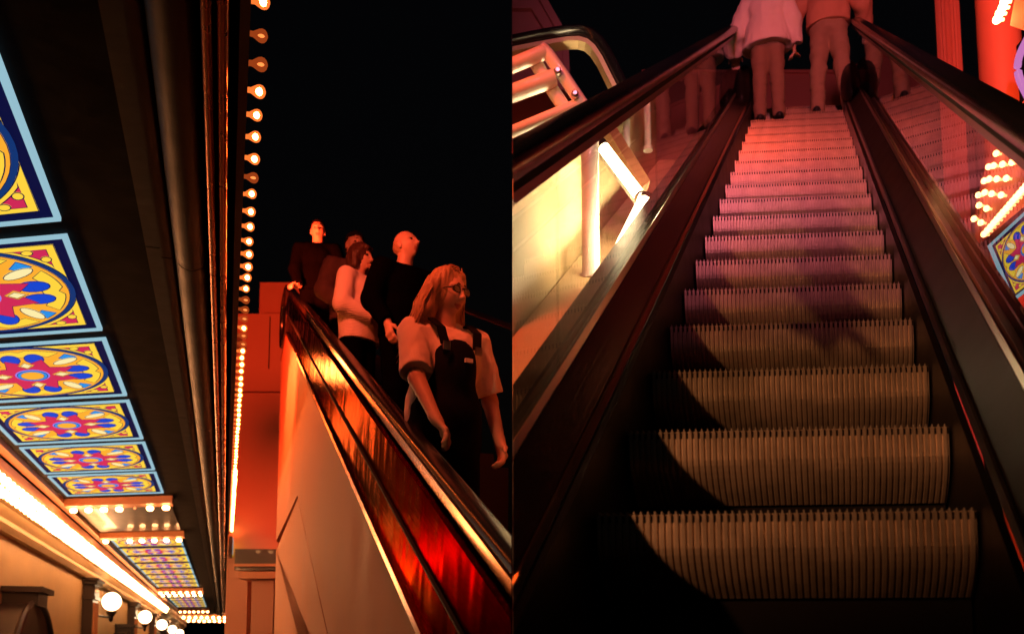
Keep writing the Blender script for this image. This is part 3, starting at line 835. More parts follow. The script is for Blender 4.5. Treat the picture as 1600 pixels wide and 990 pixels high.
# ---- left of the escalator: neighbouring escalator, white steel frame, fluorescent tubes
ns = thing('cream_side_wall', 'cream sloping side of the neighbouring escalator behind the left glass', 'wall', [0.6, 4, 0])
e2 = -WID - 0.80
part('cladding', prism([RP(-1, e2, -2.2), RP(-1, e2, .42), RP(7.4, e2, .42), RP(7.4, e2, -2.2)], ER * -0.15), 'cream', ns, clip=CR)
part('ledge', prism([RP(-1, e2 + .02, -.22), RP(7.4, e2 + .02, -.22), RP(7.4, e2 + .02, -.30), RP(-1, e2 + .02, -.30)], ER * 0.2), 'cream', ns, clip=CR)
def post(u0, u1, v0, v1, y, lab):
    t = thing('post', lab, 'post', [at((u0 + u1) / 2, v1, y)[0], y, at(u0, v1, y)[2]], 'cream posts behind the left glass')
    c0, c1 = at((u0 + u1) / 2, v1, y), at((u0 + u1) / 2, v0, y)
    r = (u1 - u0) / 2 / F_PX * y
    c1 = np.array([c0[0], c0[1], c1[2]])
    part('shaft', tube(c0, c1, r, n=20), 'white_enamel', t, smooth=40)
    part('foot', tube(c0 - ZZ * .03, c0, r * 1.35, n=20), 'white_enamel', t, smooth=40)
    part('head', tube(c1, c1 + ZZ * .03, r * 1.25, n=20), 'white_enamel', t, smooth=40)
post(909, 938, 205, 430, 4.9, 'broad cream post behind the left glass')
post(974, 985, 160, 236, 6.4, 'thin cream post left of another behind the glass')
post(1007, 1018, 140, 230, 6.9, 'thin cream post nearest the landing behind the glass')
def fluor(u0, v0, y0, u1, v1, y1, r, lab):
    p, q = at(u0, v0, y0), at(u1, v1, y1)
    t = thing('fluorescent_lamp', lab, 'lamp', (p + q) / 2, 'fluorescent tubes behind the left glass')
    d = nrm(q - p)
    part('tube', tube(p, q, r, n=12), 'tube', t, smooth=40)
    part('end_cap', join(tube(p - d * .05, p, r * 1.15), tube(q, q + d * .05, r * 1.15)), 'steel', t, smooth=40)
    back = np.array([0.0, 1, 0]) * (r + .03)
    part('batten', tube(p + back - d * .05, q + back + d * .05, r * .9, n=4), 'white_enamel', t)
fluor(944, 232, 5.2, 1000, 306, 5.0, 0.032, 'upper bright fluorescent tube leaning behind the left glass')
fluor(1006, 318, 4.9, 968, 396, 4.6, 0.042, 'lower bright fluorescent tube leaning behind the left glass')
cv_ = thing('added_strip_lamp', 'added hidden strip lamp behind the left deck brightening the cream wall', 'lamp', RP(3, -WID - .45, -.35))  # added out of view to brighten the cream wall
part('tube', tube(RP(3.1, -WID - .45, -.32), RP(5.6, -WID - .45, -.32), 0.024, n=8), 'added_strip_tube', cv_, smooth=40)
part('channel', sweep([(-WID - .49, -.37), (-WID - .40, -.37), (-WID - .40, -.345), (-WID - .49, -.345)], rfr(3.05, 5.65)), 'white_enamel', cv_)
bm_ = thing('slanted_beam', 'brown slanted beam above the upper fluorescent tube', 'beam', at(980, 240, 5.6))
part('beam', prism([at(945, 196, 5.6), at(958, 190, 5.6), at(1016, 282, 5.4), at(1004, 292, 5.4)], np.array([0, .15, 0])), 'orange_paint', bm_)
# white steel frame
wf = thing('steel_frame', 'white enamelled steel frame with three rounded crossbars at the upper left', 'frame', at(850, 180, 4.2))
yf = 4.2
part('upright', tubepath([at(846, 74, yf), at(856, 84, yf), at(880, 118, yf), at(912, 166, yf)], 0.030, 10), 'white_enamel', wf, smooth=50)
for (v0, u1, v1, r) in ((103, 850, 82, 0.036), (146, 866, 122, 0.042), (206, 912, 160, 0.028)):
    p0 = at(790, v0 + 4, yf); p1 = at(u1, v1, yf)
    part('crossbar', tubepath([p0, (p0 + p1) / 2, p1], r, 12), 'white_enamel', wf, smooth=50, clip=CR)
part('brace', tubepath([at(838, 100, yf + .05), at(852, 124, yf + .05), at(884, 172, yf + .05)], 0.034, 8), 'white_enamel', wf, smooth=50)
for (u, v) in ((871, 114), (898, 150)):
    c = at(u, v, yf - .03)
    part('bolt', lathe([(0, 0.018), (0.02, 0.018), (0.028, 0.01)], c, -YA, XA, ZZ, 10), 'steel', wf, smooth=40)
# neighbouring handrail loop
nh = thing('handrail_loop', 'black handrail loop of the neighbouring escalator at the upper left', 'handrail', at(900, 100, 6.2))
yh = 6.2
cv = [(780, 78), (800, 71), (830, 65), (860, 59.5), (885, 55.5), (905, 55), (922, 60), (936, 72), (948, 90), (958, 110), (970, 134), (980, 156)]
pts = [at(u, v, yh) for u, v in cv]
fr = []
for i, p in enumerate(pts):
    d = nrm(pts[min(i + 1, len(pts) - 1)] - pts[max(i - 1, 0)])
    fr.append((p, YA, nrm(np.cross(d, YA)) * -1))
part('handrail', sweep(ellipse(0, 0, 0.10, 0.042, 14), fr), 'rubber', nh, smooth=50, clip=CR)
part('newel_strip', sweep([(-.05, .075), (.05, .075), (.05, .043), (-.05, .043)], fr), 'cream', nh, clip=CR)
# pink building at the top left corner
pb = thing('pink_building', 'pink lit building corner with panel mouldings at the upper left', 'building', [at(830, 30, 11)[0], 11, 0])
yb = 11.0
outl = [(790, 140), (884, 140), (884, 60), (845, -10), (830, -60), (790, -60)]
part('wall', prism([at(u, v, yb) for u, v in outl], np.array([0, 1.5, 0])), 'pink_stone', pb, clip=CR)
part('edge_moulding', prism([at(u, v, yb - .06) for u, v in ((884, 140), (891, 140), (888, 57), (849, -13), (838, -10), (877, 60))], np.array([0, .3, 0])), 'pink_stone', pb, clip=CR)
part('panel_moulding', prism([at(u, v, yb - .07) for u, v in ((790, 10), (832, 10), (868, 66), (868, 100), (864, 100), (864, 67), (830, 13), (790, 13))], np.array([0, .069, 0])), 'pink_stone', pb, clip=CR)
part('pilaster_strip', facing(801, 815, 22, 100, yb - .05, .045), 'pink_stone', pb)

# ---- added floodlights, out of view, to light the right hand side
added_flood(np.array([-3.05, -1.15, 2.05]), RP(2.8, -.3, 0), 800, (1, 0.40, 0.16), 'added warm lamp out of view low left of the escalator foot', size=0.06, spot=44, door=34.5)
added_flood(np.array([0.25, -1.5, 7.4]), RP(7.0, -.4, 0), 1600, (1, 0.22, 0.34), 'added magenta lamp out of view high behind the escalator foot', size=0.08, spot=76, blend=1.0, door=5)
added_flood(np.array([1.9, 3.2, 7.9]), np.array([4.6, 8.0, 4.8]), 2600, (1, 0.10, 0.025), 'added red lamp out of view lighting the columns', size=0.1, spot=84, door=31)
added_flood(np.array([3.4, 6.0, 8.6]), RP(13, -.3, 2.6), 420, (1, 0.12, 0.035), 'added orange lamp out of view lighting the landing', size=0.3, spot=32)

# ================================================================== PEOPLE
mat('skin', (0.62, 0.40, 0.30), 0.5, var=0.06, scale=30, bump=0.04, bscale=150)
mat('lips', (0.42, 0.16, 0.13), 0.4)
mat('eye_dark', (0.03, 0.02, 0.02), 0.15)
mat('hair_brown', (0.06, 0.025, 0.014), 0.5, var=0.4, scale=60, bump=0.4, bscale=120)
mat('hair_black', (0.012, 0.008, 0.007), 0.5, var=0.3, scale=60, bump=0.4, bscale=120)
mat('hair_blond', (0.50, 0.32, 0.18), 0.5, var=0.35, scale=50, bump=0.2, bscale=120)
mat('cloth_white', (0.80, 0.72, 0.66), 0.9, var=0.05, bump=0.25, bscale=200)
def knitmat(name, col):
    m, t, p = nt(name)
    tc = t.nodes.new('ShaderNodeTexCoord')
    wv = t.nodes.new('ShaderNodeTexWave'); wv.bands_direction = 'Z'; wv.inputs['Scale'].default_value = 26; wv.inputs['Distortion'].default_value = 1.2; wv.inputs['Detail'].default_value = 2
    t.links.new(tc.outputs['Object'], wv.inputs['Vector'])
    b = t.nodes.new('ShaderNodeBump'); b.inputs['Strength'].default_value = 0.5; b.inputs['Distance'].default_value = 0.008
    t.links.new(wv.outputs['Fac'], b.inputs['Height']); t.links.new(b.outputs[0], p.inputs['Normal'])
    p.inputs['Base Color'].default_value = (*col, 1); p.inputs['Roughness'].default_value = 0.95
    MATS[name] = m
knitmat('cloth_knit', (0.80, 0.70, 0.66))
mat('cloth_black', (0.0018, 0.0015, 0.0018), 1.0, spec=0.0)
mat('cloth_plaid', (0.10, 0.05, 0.045), 0.9, var=0.5, scale=14)
mat('cloth_denim', (0.008, 0.008, 0.012), 0.95, var=0.2, bump=0.2, bscale=200, spec=0.08)
mat('cloth_khaki', (0.36, 0.24, 0.15), 0.85, var=0.08, bump=0.2, bscale=120)
mat('cloth_brown', (0.26, 0.16, 0.10), 0.85, var=0.08, bump=0.2, bscale=120)
mat('cloth_orange', (0.62, 0.30, 0.18), 0.85, var=0.05, bump=0.2, bscale=120)
mat('shoe', (0.008, 0.007, 0.008), 0.5)
mat('frame_black', (0.01, 0.008, 0.008), 0.25)

A3 = lambda *v: np.array(v, float)
def frust(p0, p1, r0, r1, n=16, flat=0, sq=None):
    """tapered limb with round (or flat, bit 1 = start, bit 2 = end) ends; sq squashes it in x and y"""
    return ('c', A3(*p0), A3(*p1), r0, r1, flat, sq)
def egg(c, r):
    return ('e', A3(*c), A3(*r))
def blob(c, r, n=20, m=14, rot=None):
    V, Fc = [], []
    c = A3(*c)
    for k in range(m + 1):
        a = PI * k / m
        for i in range(n):
            t = 2 * PI * i / n
            p = A3(r[0] * math.sin(a) * math.cos(t), r[1] * math.sin(a) * math.sin(t), r[2] * math.cos(a))
            if rot is not None: p = rot @ p
            V.append(c + p)
    for k in range(m):
        for i in range(n): Fc.append((k * n + i, (k + 1) * n + i, (k + 1) * n + (i + 1) % n, k * n + (i + 1) % n))
    return V, Fc
def G(x, s): return math.exp(-(x / s) ** 2)
def head_point(d, female, grow=0.0, face=True):
    """surface of a head along direction d, head centre at the origin, face towards +y"""
    rx, ry, rz = (0.074, 0.094, 0.115) if female else (0.078, 0.098, 0.118)
    p = A3(d[0] * rx, d[1] * ry, d[2] * rz)
    x, y, z = p
    if z < 0:
        k = -z / rz
        p[0] *= 1 - 0.30 * k ** 1.6
        if y < 0: p[1] *= 1 - 0.45 * k ** 1.2
        else: p[1] *= 1 + 0.05 * k
    else:
        if y < 0: p[1] *= 1.06
    x, y, z = p
    if face and y > 0.02:
        f = min(1, (y - 0.02) / 0.04)
        dy = 0
        dy += 0.026 * G(x, 0.011 + 0.006 * (z < -.03)) * G(z + 0.036, 0.016)          # nose tip
        dy += 0.013 * G(x, 0.009) * G(z + 0.008, 0.024)                                  # bridge
        dy += 0.006 * (G(x - .016, .008) + G(x + .016, .008)) * G(z + .040, .010)        # nostrils
        dy -= 0.013 * (G(x - .032, .016) + G(x + .032, .016)) * G(z - .004, .014)        # sockets
        dy += 0.007 * (G(x - .028, .024) + G(x + .028, .024)) * G(z - .026, .011)        # brow
        dy += 0.008 * G(x, .020) * G(z + .067, .006) + 0.008 * G(x, .018) * G(z + .080, .006)
        dy -= 0.005 * G(x, .024) * G(z + .0735, .0035)
        dy += 0.009 * G(x, .020) * G(z + .106, .014)                                      # chin
        dy += 0.005 * (G(x - .042, .018) + G(x + .042, .018)) * G(z + .025, .02)          # cheeks
        p[1] += dy * f
    if grow: p = p * (1 + grow / np.linalg.norm(p))
    return p
def head_field(P, female):
    """signed distance (approximate) of the same head for an array of points"""
    rx, ry, rz = (0.074, 0.094, 0.115) if female else (0.078, 0.098, 0.118)
    x, y, z = P[..., 0], P[..., 1].copy(), P[..., 2]
    g = lambda v, s: np.exp(-(v / s) ** 2)
    f = np.clip((y - 0.02) / 0.04, 0, 1)
    dy = 0.026 * g(x, np.where(z < -.03, .017, .011)) * g(z + .036, .016) + 0.013 * g(x, .009) * g(z + .008, .024)
    dy = dy + 0.006 * (g(x - .016, .008) + g(x + .016, .008)) * g(z + .040, .010) - 0.013 * (g(x - .032, .016) + g(x + .032, .016)) * g(z - .004, .014)
    dy = dy + 0.007 * (g(x - .028, .024) + g(x + .028, .024)) * g(z - .026, .011)
    dy = dy + 0.008 * g(x, .020) * g(z + .067, .006) + 0.008 * g(x, .018) * g(z + .080, .006) - 0.006 * g(x, .024) * g(z + .0735, .0040)
    dy = dy + 0.009 * g(x, .020) * g(z + .106, .014) + 0.005 * (g(x - .042, .018) + g(x + .042, .018)) * g(z + .025, .02)
    y = y - dy * f
    k = np.clip(-z / rz, 0, 1.1)
    kx = 1 - 0.30 * k ** 1.6
    ky = np.where(y < 0, np.where(z < 0, 1 - 0.45 * k ** 1.2, 1.06), 1 + 0.05 * k)
    q = np.sqrt((x / (rx * kx)) ** 2 + (y / (ry * ky)) ** 2 + (z / rz) ** 2)
    d = (q - 1) * 0.075
    for s in (-1, 1):
        e = np.sqrt(((x - s * .078) / .010) ** 2 + ((P[..., 1] + .008) / .020) ** 2 + ((z + .012) / .033) ** 2)
        d = np.minimum(d, (e - 1) * 0.010)
    return d
def field(pr, P):
    if pr[0] == 'e':
        r = pr[2]; q = (P - pr[1]) / r
        return (np.sqrt((q ** 2).sum(-1)) - 1) * min(r)
    if pr[0] == 'h':
        return head_field((P - pr[2]) @ pr[1], pr[3])
    _, p0, p1, r0, r1, flat, sq = pr
    if sq is not None:
        P = np.stack([P[..., 0] / sq[0], (P[..., 1] - sq[2]) / sq[1], P[..., 2]], -1)
    ax = p1 - p0; L2 = ax @ ax; L = math.sqrt(L2)
    t = ((P - p0) @ ax) / L2
    tc = np.clip(t, 0, 1)
    d = np.sqrt(((P - p0 - tc[..., None] * ax) ** 2).sum(-1)) - (r0 + (r1 - r0) * tc)
    if flat & 1: d = np.maximum(d, -t * L)
    if flat & 2: d = np.maximum(d, (t - 1) * L)
    return d
def bounds(pr):
    if pr[0] == 'e': return pr[1] - pr[2], pr[1] + pr[2]
    if pr[0] == 'h': return pr[2] - .15, pr[2] + .15
    m = max(pr[3], pr[4]) * 1.15
    return np.minimum(pr[1], pr[2]) - m, np.maximum(pr[1], pr[2]) + m
def surface(prims, vox, cuts, blend):
    bb = [bounds(p) for p in prims]; mg = blend + 3 * vox
    lo = np.min([b[0] for b in bb], 0) - mg; hi = np.max([b[1] for b in bb], 0) + mg
    n = np.ceil((hi - lo) / vox).astype(int) + 1
    d = np.full(n, 0.2, np.float32)
    for p, b in zip(prims, bb):
        i0 = np.maximum(((b[0] - mg - lo) / vox).astype(int), 0); i1 = np.minimum(((b[1] + mg - lo) / vox).astype(int) + 2, n)
        sl = tuple(slice(a, c) for a, c in zip(i0, i1))
        g_ = np.stack(np.meshgrid(*[lo[a] + vox * np.arange(i0[a], i1[a]) for a in range(3)], indexing='ij'), -1)
        f = field(p, g_).astype(np.float32); o = d[sl]
        if blend > 0:
            h = np.clip(blend - np.abs(o - f), 0, None) / blend
            d[sl] = np.minimum(o, f) - h * h * blend * 0.25
        else:
            d[sl] = np.minimum(o, f)
    if cuts:
        g_ = [lo[a] + vox * np.arange(n[a]) for a in range(3)]
        for pc, pno in cuts:
            pc, pno = A3(*pc), nrm(A3(*pno))
            h = -((g_[0] - pc[0])[:, None, None] * pno[0] + (g_[1] - pc[1])[None, :, None] * pno[1] + (g_[2] - pc[2])[None, None, :] * pno[2])
            d = np.maximum(d, h.astype(np.float32))
    s = d < 0
    acc = np.zeros(tuple(n - 1) + (3,), np.float32); cnt = np.zeros(tuple(n - 1), np.float32)
    quads = []
    S = lambda a, o, m_: slice(o, m_ - 1 + o)
    for ax in range(3):
        A_ = [slice(None)] * 3; B_ = [slice(None)] * 3
        A_[ax] = slice(0, n[ax] - 1); B_[ax] = slice(1, n[ax])
        a, b = d[tuple(A_)], d[tuple(B_)]
        cr = s[tuple(A_)] != s[tuple(B_)]
        idx = np.argwhere(cr)
        if not len(idx): continue
        va, vb = a[cr], b[cr]
        pos = idx.astype(np.float32); pos[:, ax] += va / (va - vb)
        o1, o2 = [q for q in range(3) if q != ax]
        cells = []
        ok = np.ones(len(idx), bool)
        for (e1, e2) in ((-1, -1), (0, -1), (0, 0), (-1, 0)):
            c = idx.copy(); c[:, o1] += e1; c[:, o2] += e2
            ok &= (c >= 0).all(1) & (c < n - 1).all(1); cells.append(c)
        for c in cells:
            c = c[ok]; np.add.at(acc, tuple(c.T), pos[ok]); np.add.at(cnt, tuple(c.T), 1)
        fl = va[ok] < 0
        Q = np.stack([np.ravel_multi_index(tuple(c[ok].T), tuple(n - 1)) for c in cells], 1)
        if ax == 1: fl = ~fl
        Q[~fl] = Q[~fl][:, ::-1]
        quads.append(Q)
    Q = np.concatenate(quads); ids = np.unique(Q)
    mp = np.full(int(np.prod(n - 1)), -1, np.int64); mp[ids] = np.arange(len(ids))
    V = acc.reshape(-1, 3)[ids] / cnt.reshape(-1)[ids][:, None] * vox + lo
    return V, mp[Q]
def xform(VF, M, t):
    return [M @ np.array(p) + t for p in VF[0]], VF[1]
def rotm(yaw=0, pitch=0, roll=0):
    return np.array(Euler((R(pitch), R(roll), R(yaw)), 'XYZ').to_matrix())
def hand_prims(wr, d, pn, thumb, curl=25, s=1.0):
    """palm, four fingers and a thumb; d along the hand, pn towards the palm side, thumb towards the thumb side"""
    wr = A3(*wr); d = nrm(A3(*d)); pn = A3(*pn); pn = nrm(pn - d * np.dot(pn, d)); th = nrm(np.cross(d, pn))
    if np.dot(th, thumb) < 0: th = -th
    out = [frust(wr - d * .02, wr + d * .02, .026 * s, .026 * s)]
    for i, (o, ln) in enumerate(((-.029, .82), (-.010, .98), (.010, 1.06), (.029, .96))):
        k = wr + d * .088 * s + th * o * s
        out.append(frust(wr + d * .012 + th * o * .5, k, .016 * s, .0125 * s, 10))
        q = k; a = R(curl)
        for L, r0, r1 in ((.042, .0105, .0095), (.027, .0095, .0088), (.020, .0088, .0075)):
            dd = nrm(d * math.cos(a) + pn * math.sin(a)); q2 = q + dd * L * ln * s
            out.append(frust(q, q2, r0 * s, r1 * s, 10)); q = q2; a += R(curl)
    q = wr + d * .028 * s + th * .022 * s
    dd = nrm(d * .65 + th * .75 + pn * .25); q2 = q + dd * .045 * s
    out.append(frust(q, q2, .014 * s, .0115 * s, 10)); q3 = q2 + nrm(d * .9 + th * .3 + pn * .3) * .034 * s
    out.append(frust(q2, q3, .0112 * s, .009 * s, 10))
    return out
def remesh(prims, vox, m, folds=0.0, fscale=9.0, smooth=4, cuts=(), seed=0, name='body', fold_axis=None, blend=0.03):
    V, Fc = surface(prims, vox, cuts, blend)
    out = D.meshes.new(name)
    out.from_pydata(V.tolist(), [], Fc.tolist()); out.update()
    for it in range(smooth):                      # light Laplacian smoothing
        e = np.empty(len(out.edges) * 2, np.int32); out.edges.foreach_get('vertices', e); e = e.reshape(-1, 2)
        P = np.empty(len(V) * 3, np.float32); out.vertices.foreach_get('co', P); P = P.reshape(-1, 3)
        a_ = np.zeros_like(P); k_ = np.zeros(len(P), np.float32)
        np.add.at(a_, e[:, 0], P[e[:, 1]]); np.add.at(a_, e[:, 1], P[e[:, 0]]); np.add.at(k_, e[:, 0], 1); np.add.at(k_, e[:, 1], 1)
        P = P * .5 + a_ / np.maximum(k_, 1)[:, None] * .5
        out.vertices.foreach_set('co', P.ravel()); out.update()
    if folds:
        nn = len(out.vertices)
        P = np.empty(nn * 3, np.float32); out.vertices.foreach_get('co', P); P = P.reshape(-1, 3)
        N = np.empty(nn * 3, np.float32); out.vertices.foreach_get('normal', N); N = N.reshape(-1, 3)
        fa = fold_axis or (1, 1, .55)
        w_ = np.empty(nn, np.float32)
        for i_, c in enumerate(P.tolist()):
            q = Vector((c[0] * fscale * fa[0] + seed, c[1] * fscale * fa[1], c[2] * fscale * fa[2]))
            w_[i_] = noise.noise(q) * 0.7 + noise.noise(q * 2.3) * 0.35
        out.vertices.foreach_set('co', (P + N * (w_ * folds)[:, None]).ravel()); out.update()
    out.polygons.foreach_set('use_smooth', [True] * len(out.polygons))
    out.materials.clear(); out.materials.append(MATS[m])
    return out
def hair_shell(female, grow, keep, m, amp=0.004, fs=60, n=96, mm=72):
    V, Fc, idx = [], [], {}
    for k in range(mm + 1):
        a = PI * k / mm
        for i in range(n):
            t = 2 * PI * i / n
            d = (math.sin(a) * math.cos(t), math.sin(a) * math.sin(t), math.cos(a))
            p = head_point(d, female, face=False)
            g_ = grow(p) + amp * noise.noise(Vector((p[0] * fs * 1.6, p[1] * fs * .5, p[2] * fs * .5)))
            V.append(p * (1 + g_ / np.linalg.norm(p)))
    for k in range(mm):
        for i in range(n):
            f = (k * n + i, (k + 1) * n + i, (k + 1) * n + (i + 1) % n, k * n + (i + 1) % n)
            if keep(sum(V[j] for j in f) / 4): Fc.append(f)
    used = sorted({j for f in Fc for j in f}); mp = {j: q for q, j in enumerate(used)}
    return [V[j] for j in used], [tuple(mp[j] for j in f) for f in Fc]

SHO = 1.42
def person(loc, face_dir, H, label, spec, group=None):
    """face_dir: horizontal direction the body faces; built around 1.75 m and scaled"""
    sc_ = H / 1.75
    fd = nrm(A3(face_dir[0], face_dir[1], 0)); rz = math.atan2(fd[1], fd[0]) - PI / 2
    t = thing('person', label, 'person', loc, group)
    t.rotation_euler = (0, 0, rz); t.scale = (sc_, sc_, sc_)
    fem = spec.get('female', False)
    sw = 0.175 if fem else 0.195
    lean = A3(*spec.get('lean', (0, 0, 0)))
    S = {1: A3(sw, 0, SHO) + lean, -1: A3(-sw, 0, SHO) + lean}
    E, Wr = dict(spec['elbow']), dict(spec['wrist'])
    for s_, (pw, pole) in spec.get('reach', {}).items():       # two-bone reach to a point of the place
        q = (np.array(pw) - np.array(loc)); c_, n_ = math.cos(-rz), math.sin(-rz)
        wv = A3(q[0] * c_ - q[1] * n_, q[0] * n_ + q[1] * c_, q[2]) / sc_
        d_ = wv - S[s_]; L_ = np.linalg.norm(d_); l1, l2 = .29, .26
        if L_ > l1 + l2 - .005: wv = S[s_] + d_ / L_ * (l1 + l2 - .005); d_ = wv - S[s_]; L_ = l1 + l2 - .005
        x_ = (l1 * l1 - l2 * l2 + L_ * L_) / (2 * L_); h_ = math.sqrt(max(0, l1 * l1 - x_ * x_))
        u_ = nrm(d_); pp = A3(*pole); pp = nrm(pp - u_ * (pp @ u_))
        E[s_] = S[s_] + u_ * x_ + pp * h_; Wr[s_] = wv
    hc = A3(0, 0.02, 1.635) + lean * 1.15
    M = rotm(*spec.get('head', (0, 0, 0)))
    hw = 0.15 if not fem else 0.16
    foot = spec.get('feet', {1: (0.10, 0.0), -1: (-0.10, 0.0)})
    prims = [('h', M, hc, fem),
             frust(A3(0, -.012, 1.42) + lean, hc + M @ A3(0, -.02, -.06), .060 if fem else .066, .052 if fem else .058),
             egg(A3(0, 0, 1.29) + lean * .8, (.155, .105, .19)), egg((0, 0, 1.08), (.14, .10, .17)), egg((0, 0, .94), (hw, .11, .13)),
             frust(S[1] - A3(.03, 0, 0), S[-1] + A3(.03, 0, 0), .055, .055)]
    for s in (1, -1):
        hx = A3(.085 * s, 0, .92); ft = A3(*foot[s], 0)
        kn = A3((hx[0] + ft[0]) / 2, ft[1] * .5 + .02, .50); an = A3(ft[0], ft[1], .08)
        prims += [frust(hx, kn, .082, .055), frust(kn, an, .055, .036), frust(an - ZZ * .03 - A3(0, .03, 0), an + A3(0, .13, -.045), .036, .03)]
        e, wv = A3(*E[s]), A3(*Wr[s])
        prims += [frust(S[s], e, .050 if fem else .055, .040), frust(e, wv, .041, .027)]
        hs = spec['hand'][s]
        prims += hand_prims(wv, hs[0], hs[1], A3(*hs[2]), hs[3] if len(hs) > 3 else 25, 0.95 if fem else 1.05)
    bm_ = remesh(prims, spec.get('vox', 0.006), 'skin', smooth=1, name='body', blend=0.014)
    # colour the lips
    bm_.materials.append(MATS['lips'])
    Mi = M.T
    for pl in bm_.polygons:
        q = Mi @ (np.array(pl.center) - hc)
        if q[1] > 0.07 and abs(q[0]) < 0.024 and -0.088 < q[2] < -0.061: pl.material_index = 1
    body = put('body', bm_, t)
    for s in (1, -1):
        V, Fc = blob((s * .032, .0755, .004), (.0125, .0125, .0105), 14, 10)
        put('eye', mesh_from('eye', *xform((V, Fc), M, hc), 'eye_dark', smooth='all'), t)
    # brows
    if not spec.get('nobrow'):
        for s in (1, -1):
            V, Fc = tubepath([head_point(nrm(A3(s * x_, .095, z_)), fem, 0.0015) for x_, z_ in ((.016, .026), (.030, .031), (.046, .025))], [.002, .0035, .0015], 6)
            put('eyebrow', mesh_from('eyebrow', *xform((V, Fc), M, hc), spec.get('browmat', 'hair_black'), smooth='all'), t)
    ctx = dict(t=t, S=S, E=E, W=Wr, hc=hc, M=M, lean=lean, fem=fem, hw=hw, foot=foot)
    for fn in spec['wear']: fn(ctx)
    return t
def top_wear(name, m, slen=1.0, hem=0.93, loose=0.022, folds=0.006, vneck=0, vox=0.008, belly=0.0, flare=0.0, neckz=1.475, seed=0, cuff=0.0, fs=9):
    def fn(c):
        S, E, Wr, lean = c['S'], c['E'], c['W'], c['lean']; g_ = loose
        pr = [egg(A3(0, 0, 1.29) + lean * .8, (.155 + g_, .112 + g_ + (.02 if c['fem'] else 0), .20)), egg((0, belly * .6, 1.09), (.145 + g_ + belly * .5, .108 + g_ + belly, .20)),
              frust((0, belly * .4, 1.10), (0, 0, hem - .05), .15 + g_ + belly * .5, .155 + g_ + flare, flat=2, sq=(1.08, .80, belly * .25)),
              frust(S[1] - A3(.03, 0, 0.003), S[-1] + A3(.03, 0, -0.003), .058 + g_ * .7, .058 + g_ * .7),
              frust(A3(0, -.008, 1.38) + lean, A3(0, 0, 1.50) + lean, .10, .072, flat=2)]
        for s in (1, -1):
            e, wv = A3(*E[s]), A3(*Wr[s])
            if slen <= 0.5:
                q = S[s] + (e - S[s]) * slen * 2
                pr.append(frust(S[s], q, .058 + g_ * .8, .056 + g_, flat=2))
            else:
                pr.append(frust(S[s], e, .058 + g_ * .8, .046 + g_ * .9)); pr.append(frust(e, e + (wv - e) * slen, .046 + g_ * .9, .034 + g_ * .7 + cuff, flat=2))
        cuts = [((0, 0, hem), (0, 0, 1))]
        cuts.append((A3(0, 0.06, neckz) + lean, nrm(A3(0, -.55 - vneck, -1))))
        me = remesh(pr, vox, m, folds, fs, 3, cuts, seed, name)
        c[name] = put(name, me, c['t'])
    return fn
def legs_wear(name, m, loose=0.02, folds=0.006, waist=1.03, hemz=0.06, vox=0.009, flare=0.02, seed=3):
    def fn(c):
        pr = [egg((0, 0, .95), (c['hw'] + loose, .118 + loose, .14)), frust((0, 0, .95), (0, 0, waist + .03), .14 + loose * .6, .13 + loose * .6, flat=2, sq=(1.08, .82, 0))]
        for s in (1, -1):
            ft = c['foot'][s]; hx = A3(.083 * s, 0, .90); kn = A3((hx[0] + ft[0]) / 2, ft[1] * .5 + .02, .50); an = A3(ft[0], ft[1], hemz)
            pr += [frust(hx, kn, .090 + loose, .062 + loose), frust(kn, an, .062 + loose, .055 + loose + flare, flat=2)]
        me = remesh(pr, vox, m, folds, 10, 2, (((0, 0, waist), (0, 0, -1)),), seed, name, (.7, .7, 1.25))
        put(name, me, c['t'])
        for s in (1, -1):
            ft = c['foot'][s]
            sh = remesh([egg((ft[0], ft[1] + .06, .035), (.048, .135, .045)), egg((ft[0], ft[1] - .02, .05), (.045, .07, .05))], .009, 'shoe', cuts=(((0, 0, 0.002), (0, 0, 1)),), name='shoe')
            put('shoe', sh, c['t'])
    return fn
def hair_volume(prims, m, amp=.005, fz=6, fxy=70, vox=.005, cuts=()):
    def fn(c):
        M, hc = c['M'], c['hc']
        me = remesh(prims, vox, m, amp, 1.0, 2, cuts, 3, 'hair', (fxy, fxy, fz), blend=.025)
        for v in me.vertices: v.co = tuple(M @ np.array(v.co) + hc)
        me.update()
        c['hair'] = put('hair', me, c['t'])
    return fn
LONG = [egg((0, -.022, .022), (.096, .104, .122)), frust((.045, .03, .095), (.095, -.01, .01), .028, .034), frust((-.045, .03, .095), (-.09, -.01, .0), .026, .03),
        frust((.086, -.02, .03), (.118, -.035, -.10), .040, .050), frust((.118, -.035, -.10), (.150, -.05, -.235), .050, .045), frust((.150, -.05, -.235), (.20, -.03, -.40), .044, .018),
        frust((-.084, -.03, .02), (-.100, -.045, -.12), .034, .040), frust((-.100, -.045, -.12), (-.10, -.05, -.26), .038, .016),
        frust((0, -.07, .0), (.02, -.095, -.16), .075, .07), frust((.02, -.095, -.16), (.03, -.10, -.29), .07, .03)]
BOB = [egg((0, -.018, .024), (.094, .106, .120)), frust((.05, .045, .085), (.085, .012, .02), .026, .026), frust((-.05, .045, .085), (-.085, .012, .02), .026, .026),
       frust((.082, -.015, .02), (.088, -.015, -.085), .032, .036), frust((-.082, -.015, .02), (-.088, -.015, -.085), .032, .036), frust((0, -.065, 0), (0, -.07, -.095), .07, .06), frust((-.035, .082, .075), (.035, .082, .075), .018, .018)]
